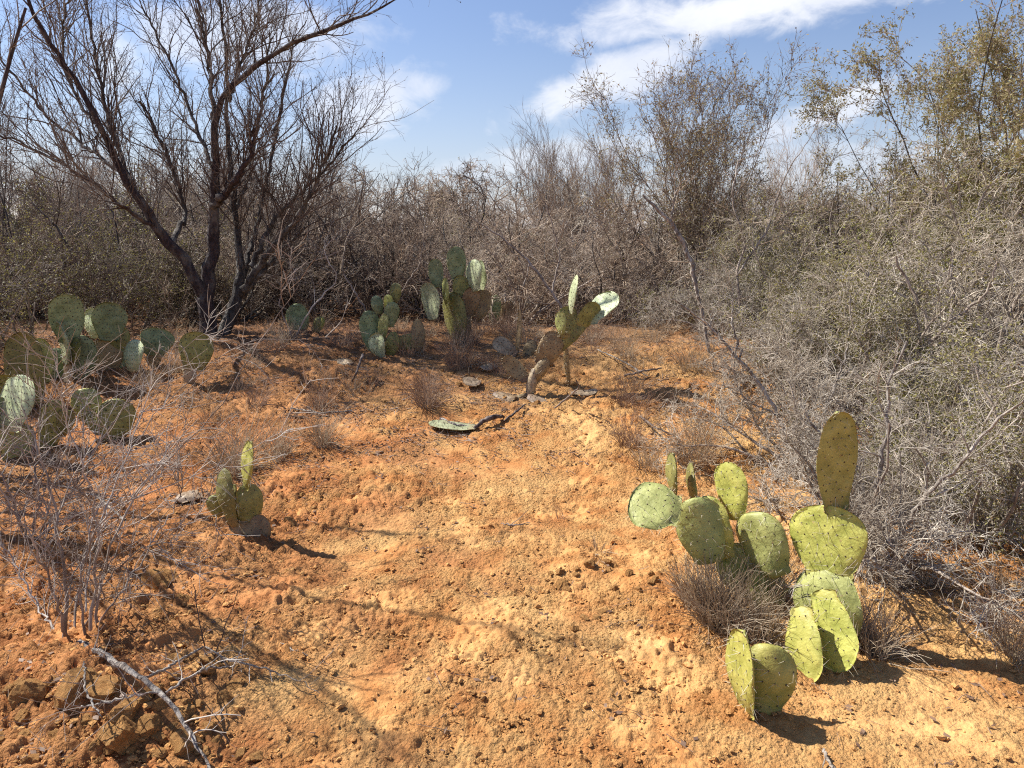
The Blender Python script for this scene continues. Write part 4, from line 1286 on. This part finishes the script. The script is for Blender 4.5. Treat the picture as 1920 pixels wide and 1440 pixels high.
lim2 = [
    [(60, 1010, 14, 0), (75, 930, 11, .0), (60, 840, 8, .05), (90, 760, 5, .1), (120, 700, 3, .1)],
    [(70, 1010, 13, 0), (130, 930, 10, .0), (200, 850, 7, .05), (260, 790, 5, .1), (300, 730, 3, .1)],
    [(50, 1010, 12, 0), (20, 930, 9, 0), (-10, 850, 7, 0)],
    [(80, 1005, 12, .1), (160, 880, 9, .2), (230, 760, 6, .3), (275, 720, 3, .35)],
    [(75, 1005, 11, .1), (110, 880, 8, .2), (150, 770, 6, .3), (205, 720, 4, .3)],
    [(64, 1010, 11, 0), (150, 960, 8, -.1), (250, 930, 6, -.1), (330, 880, 4, -.1)],
]
guided('thorn_bush', (66, 1015), 'second leafless thorn bush behind the first at the left edge, tangled over the cacti', 'bush', lim2, 'twig_pale', 'twig_pale', [
    dict(cnt=14, t0=.05, spread=.9, L=(.12, .55), K=6, wig=.18, rmin=.0024, rmax=.0044),
    dict(cnt=8, t0=.1, spread=1.0, L=(.04, .22), K=3, wig=.2, rmin=.0015, rmax=.0025)], g7, sides=6, wmul=.52)

# grey fallen branch on the clods
bb = onground(170, 1215)
fb = thing('fallen_branch', bb, 'pale lichen-grey fallen branch running down over the clods to the bottom edge', 'branch')


def lay(pl, lift, n=26, g=g7):
    P, Rr = [], []
    for (a, b, wd), l in zip(pl, lift):
        p = onground(a, b); d = ray(a, b)
        q = p - d * (l / max(-d[2], .1))
        P.append(q); Rr.append(wd * .38 * q[1] / F)
    P = np.array(P); Rr = np.array(Rr)
    s = np.concatenate([[0], np.cumsum(np.linalg.norm(np.diff(P, axis=0), axis=1))]); u = np.linspace(0, s[-1], n)
    Q_ = np.stack([np.interp(u, s, P[:, k]) for k in range(3)], -1)
    for _ in range(2):
        Q_[1:-1] = (Q_[:-2] + 2 * Q_[1:-1] + Q_[2:]) / 4
    Q_[1:-1] += g.normal(0, .0025, (n - 2, 3))
    return Q_[None], (np.interp(u, s, Rr) * (1 + g.normal(0, .08, n)))[None]


fbl = [
    lay([(150, 1205, 17), (195, 1228, 17), (250, 1262, 16), (300, 1300, 14), (335, 1335, 12), (362, 1385, 10), (395, 1445, 9)], [.02, .06, .09, .11, .11, .10, .09]),
    lay([(268, 1275, 8), (320, 1248, 7), (380, 1213, 6)], [.09, .09, .07]),
    lay([(310, 1300, 7), (345, 1275, 7), (392, 1252, 6), (440, 1248, 4)], [.10, .09, .05, .03]),
    lay([(300, 1298, 6), (245, 1305, 6), (195, 1318, 7), (150, 1328, 5)], [.11, .10, .09, .08]),
    lay([(385, 1213, 5), (430, 1236, 6), (500, 1255, 5), (560, 1278, 3), (600, 1300, 2)], [.06, .05, .03, .03, .03]),
    lay([(158, 1240, 4), (160, 1290, 6), (180, 1330, 6), (192, 1345, 4)], [.08, .09, .09, .08]),
]
for q in fbl:
    ob('branch', tube_mesh('branch', shift([q], bb), M['wood_pale'], 7), fb)
sb = sub_branches([(np.concatenate([q[0] for q in fbl]), np.concatenate([q[1] for q in fbl]))], [
    dict(cnt=7, t0=.1, spread=.9, L=(.06, .28), K=5, wig=.16, rmin=.0013, rmax=.003), dict(cnt=3, spread=.9, L=(.03, .1), K=3, wig=.2, rmin=.0009, rmax=.0014)], g7)
add_twigs(fb, 'twigs', shift(lv(*sb), bb), 'twig_pale')
# thin upright wands springing by the branch
for a, lab in (([(385, 1222, 4, 0), (375, 1180, 3, .0), (368, 1130, 3, .02), (362, 1095, 2, .02)], 'single thin upright wand right of the fallen branch'),
               ([(400, 1240, 4, 0), (420, 1180, 3, 0), (436, 1140, 2, 0), (446, 1108, 2, 0)], 'thin wand leaning right beside the fallen branch')):
    p = onground(a[0][0], a[0][1])
    e = thing('wand', p, lab, 'twig')
    q = limb_pts(a, p[1], 10, .002, g7)
    ob('stem', tube_mesh('stem', shift([q], p), M['twig_dark'], 5), e)
    add_twigs(e, 'twigs', shift(lv(*sub_branches([q], [dict(cnt=5, spread=.7, L=(.03, .08), K=3, wig=.1, rmin=.0008, rmax=.0012)], g7)), p), 'twig_dark')

# --- bare tree at the far left whose crown throws the twig shadows on the sand
gL = np.random.default_rng(88)
e = stems_plant('edge_tree', (-3.75, 4.0, zg(-3.75, 4.0)), 'fine dark-twigged tree entering at the upper left edge', 'tree', gL, 11, 3.7, (.05, .5), [
    dict(cnt=9, t0=.3, spread=.55, L=(.3, .9), K=6, wig=.14, trop=(0, 0, .04), rmin=.005, rmax=.010),
    dict(cnt=5, t0=.15, spread=.6, L=(.15, .45), K=4, wig=.15, rmin=.002, rmax=.004),
    dict(cnt=3, t0=.2, spread=.7, L=(.05, .15), K=2, wig=.15, rmin=.0011, rmax=.0016)], ('bark_dark', 'twig_dark'), r0=.034, K=10, stemside=6, base_r=.1, lo=.8)

# ------------------------------------------------------------------ dry grass tufts
gz = np.random.default_rng(91)


def tuft(px, py, hpx, wpx, n, label, mat='straw', group=None, name='grass_tuft', lean=(0, 0)):
    p = onground(px, py)
    dep = p[1]
    h = hpx * dep / F; wd = wpx * .5 * dep / F
    an = gz.uniform(0, 6.28, n); rr2 = wd * .35 * np.sqrt(gz.random(n))
    P = np.stack([np.cos(an) * rr2, np.sin(an) * rr2, np.full(n, 0.)], -1)
    P[:, 2] = H(P[:, 0] + p[0], P[:, 1] + p[1]) - p[2] - .005
    el_ = np.abs(gz.normal(0, .42, n)) + .05
    D = np.stack([np.cos(an) * np.sin(el_) + lean[0], np.sin(an) * np.sin(el_) + lean[1], np.cos(el_)], -1)
    L_ = h * gz.uniform(.35, 1.15, n)
    grp = grow(P, D, L_, .0016, .0007, 4, .22, (0, 0, -.06), gz)
    P2, D2, R2, _ = spawn(grp[0][: n // 3], grp[1][: n // 3], 2, .3, .9, .5, gz, .7)
    g2 = grow(P2, D2, gz.uniform(.15, .4, len(P2)) * h, .0008, .0004, 2, .15, (0, 0, 0), gz)
    me = tube_mesh(name, [grp, g2], M[mat], 3)
    o = ob(name, me); o.location = [float(c) for c in p]
    return tag(o, label, 'dry grass', group)


GTU = 'dry grass tufts'
tuft(800, 762, 80, 110, 190, 'rounded pinkish dry tuft in the middle above the flat fallen pad', 'straw_pink')
tuft(765, 665, 60, 90, 150, 'reddish dry tuft at the foot of the fan cactus', 'straw_pink')
tuft(860, 690, 75, 100, 170, 'dry tuft between the fan cactus and the leaning cactus', 'straw_pink')
tuft(880, 645, 70, 90, 140, 'purple-brown tuft right below the fan cactus trunk', 'straw_pink')
tuft(605, 835, 95, 90, 150, 'thin upright dry tuft left of the bare path', 'straw')
tuft(600, 765, 70, 90, 120, 'dry tuft behind the thin upright one left of the path', 'straw_pink')
tuft(440, 890, 130, 150, 300, 'wide dry tuft behind the small left cactus', 'straw')
tuft(520, 860, 80, 120, 160, 'dry tuft right of the wide tuft behind the small left cactus', 'straw')
tuft(330, 700, 60, 110, 150, 'brown dry tuft beside the lone olive pad', 'straw')
tuft(270, 730, 60, 100, 130, 'dry tuft below the blue-green pad of the left group', 'straw')
tuft(1350, 1175, 140, 200, 520, 'thick dry grass clump hiding the foot of the spreading cactus', 'straw')
tuft(1300, 1130, 90, 130, 220, 'pale grass at the left rim of the thick clump', 'straw')
tuft(1420, 1200, 120, 130, 240, 'dry grass between the spreading and the low cactus', 'straw')
tuft(1440, 1120, 120, 120, 160, 'grass stalks in front of the broad lit pad', 'straw')
tuft(1330, 1075, 150, 90, 50, 'few tall pale blades across the dark shaded pad', 'straw')
tuft(1640, 1230, 130, 150, 210, 'dry stalks right of the drooping yellow pads', 'straw')
tuft(1600, 1190, 90, 120, 140, 'reddish stalks behind the drooping yellow pads', 'straw_pink')
tuft(1900, 1240, 120, 130, 160, 'pale dry tuft at the right edge', 'straw')
tuft(1860, 1180, 80, 150, 150, 'dry tuft at the right edge under the grey bush', 'straw_pink')
tuft(1180, 835, 70, 110, 130, 'dry tuft on the right margin of the bare path', 'straw_pink')
tuft(1215, 880, 70, 120, 110, 'dry straw left of the thin edge-on pads', 'straw')
tuft(1300, 870, 110, 160, 280, 'dry straw behind the round pad of the spreading cactus', 'straw')
tuft(1170, 760, 70, 90, 120, 'dry tuft on the bank right of the leaning cactus', 'straw_pink')
tuft(1170, 668, 60, 110, 140, 'brown tuft at the thicket foot right of the leaning cactus', 'straw')
tuft(1290, 690, 60, 120, 140, 'brown tuft at the thicket foot below the pale snag', 'straw')
tuft(1120, 1040, 45, 30, 24, 'few grass blades beside the two paired clods', 'straw')
tuft(375, 1055, 40, 40, 34, 'tiny tuft in the bare ground left of the small left cactus', 'straw')
tuft(520, 650, 50, 100, 110, 'grass at the foot of the big bare tree on its right', 'straw')
tuft(340, 650, 60, 110, 120, 'grass at the foot of the big bare tree on its left', 'straw')
tuft(640, 650, 50, 100, 110, 'grass between the bare tree and the sprawling cactus', 'straw_pink')
tuft(1050, 975, 30, 50, 14, 'few fallen straws on the bare path beside the dark stick', 'straw')
for k in range(26):
    px = gz.uniform(430, 1380); py = gz.uniform(612, 648)
    tuft(px, py, gz.uniform(35, 60), gz.uniform(70, 120), 70, 'low brown tuft along the foot of the thicket', 'straw_pink' if k % 2 else 'straw', 'low tufts along the foot of the thicket')
for k in range(34):
    px = gz.uniform(300, 1330); py = gz.uniform(655, 790)
    if 680 < px < 1120 and py > 745:
        continue
    tuft(px, py, gz.uniform(25, 60), gz.uniform(60, 130), int(gz.uniform(30, 70)), 'sparse dry tuft scattered on the littered bank', 'straw' if k % 3 else 'straw_pink', 'sparse tufts on the littered bank', lean=(gz.uniform(-.3, .3), gz.uniform(-.3, .3)))
for k in range(14):
    px = gz.uniform(1380, 1900); py = gz.uniform(880, 1130)
    tuft(px, py, gz.uniform(50, 90), gz.uniform(80, 140), 90, 'brown tuft under the grey bushes on the right', 'straw', 'tufts under the grey bushes')

# ------------------------------------------------------------------ dead sticks on the ground
gd = np.random.default_rng(95)


def stick(pl, lift, label, mat='dead_wood', sides=6, side_twigs=3):
    q = lay(pl, lift, 16, gd)
    b = q[0][0, 0]
    e = thing('dead_stick', b, label, 'stick')
    ob('stick_wood', tube_mesh('stick_wood', shift([q], b), M[mat], sides), e)
    if side_twigs:
        s_b = sub_branches([q], [dict(cnt=side_twigs, t0=.3, spread=.7, L=(.04, .14), K=4, wig=.15, rmin=.001, rmax=.003)], gd)
        add_twigs(e, 'twigs', shift(lv(*s_b), b), mat if mat != 'dead_wood' else 'twig_dark')
    return e


stick([(888, 806, 8), (905, 790, 13), (928, 780, 12), (945, 782, 6)], [.01, .03, .03, .01], 'dark curved stick touching the flat green fallen pad')
stick([(825, 785, 8), (850, 795, 8), (880, 800, 6)], [.01, .02, .01], 'pale stick behind the flat green fallen pad', 'wood_pale')
stick([(945, 790, 5), (968, 772, 5), (985, 758, 4)], [.01, .03, .02], 'thin stick between the dark curved stick and the leaning cactus')
stick([(1040, 765, 5), (1065, 745, 5), (1088, 725, 4), (1080, 712, 3)], [.01, .06, .12, .14], 'thin forked stick right of the withered pad')
stick([(1120, 655, 3), (1170, 678, 4), (1215, 705, 3)], [.03, .03, .02], 'long pale stick on the bank right of the leaning cactus', 'wood_pale')
stick([(1170, 705, 6), (1205, 695, 6), (1240, 690, 4)], [.01, .03, .02], 'short dark stick on the bank above the dirt lump')
stick([(940, 982, 4), (965, 985, 6), (1000, 980, 3)], [.01, .015, .01], 'small dark twig piece alone on the bare path')
stick([(1560, 1310, 2), (1540, 1290, 2), (1520, 1280, 2)], [.01, .02, .02], 'tiny straw under the drooping pads', 'straw', 4, 0)
stick([(1545, 1405, 9), (1552, 1425, 10), (1565, 1450, 8)], [.02, .03, .03], 'pale knotted stick end at the bottom edge left of the cactus shadow', 'wood_pale')
stick([(525, 1205, 3), (550, 1218, 4), (578, 1230, 2)], [.01, .015, .01], 'short pale twig on the sand right of the fallen branch', 'wood_pale')
stick([(1140, 1175, 2), (1165, 1165, 2), (1200, 1162, 2)], [.01, .015, .01], 'thin straw on the sand below the paired clods', 'straw', 4, 0)
stick([(90, 905, 3), (180, 930, 5), (235, 975, 7)], [.4, .35, .3], 'pale dead branch hanging in the left thorn bush', 'wood_pale')
stick([(660, 770, 4), (600, 775, 6), (545, 765, 4)], [.01, .02, .02], 'grey stick lying left of the rounded pinkish tuft', 'wood_pale')
stick([(680, 665, 8), (668, 700, 6), (660, 715, 4)], [.12, .05, .01], 'short dark root standing left of the sprawling cactus')
stick([(1200, 780, 5), (1225, 800, 6), (1262, 815, 3)], [.02, .06, .05], 'grey stick on the right margin of the path')

# litter
n = 16000
a_ = np.radians(gd.uniform(-42, 42, n * 6)); r_ = 2.0 * (9.5 / 2.0) ** gd.random(n * 6)
x, y = r_ * np.sin(a_), r_ * np.cos(a_)
dens = sstep(y, 4.3, 5.6) * 1.4 + sstep(-x, .5, 1.4) * sstep(y, 3.6, 4.6) * .7 + sstep(x, 1.2, 2.1) * sstep(y, 2.3, 3.3) * .9 + sstep(-x, .9, 1.8) * .35 + .02
sel = gd.random(n * 6) < dens * (.4 + fbm(x * 3, y * 3, 77, 2)); x, y = x[sel][:n], y[sel][:n]
P = np.stack([x, y, H(x, y) + .012], -1)
D = gd.normal(size=(len(P), 3)) * np.array([1, 1, .12])
q = grow(P, D, gd.uniform(.02, .12, len(P)), gd.uniform(.0010, .0042, len(P)) * np.clip(P[:, 1] / 5, .35, 1), .0008, 2, .12, (0, 0, 0), gd)
tag(ob('twig_litter', tube_mesh('twig_litter', [q], M['litter_wood'], 3), kind='stuff'), 'broken dry twigs littering the ground under the brush', 'litter')
P = np.repeat(P, 2, 0) + gd.normal(0, .04, (len(P) * 2, 3)) * np.array([1, 1, 0]); P[:, 2] = H(P[:, 0], P[:, 1]) + .012
V_, F_ = leaves(P, .028, .6, gd)
V_[:, 2] = np.repeat(P[:, 2], 4) + (V_[:, 2] - np.repeat(P[:, 2], 4)) * .3
tag(ob('leaf_litter', mesh_from('leaf_litter', V_, [F_], M['litter'], smooth=False), kind='stuff'), 'brown fallen leaves scattered at the foot of the brush', 'litter')
for e, used in protos:
    if not used:
        for c in list(e.children):
            bpy.data.objects.remove(c)
        bpy.data.objects.remove(e)
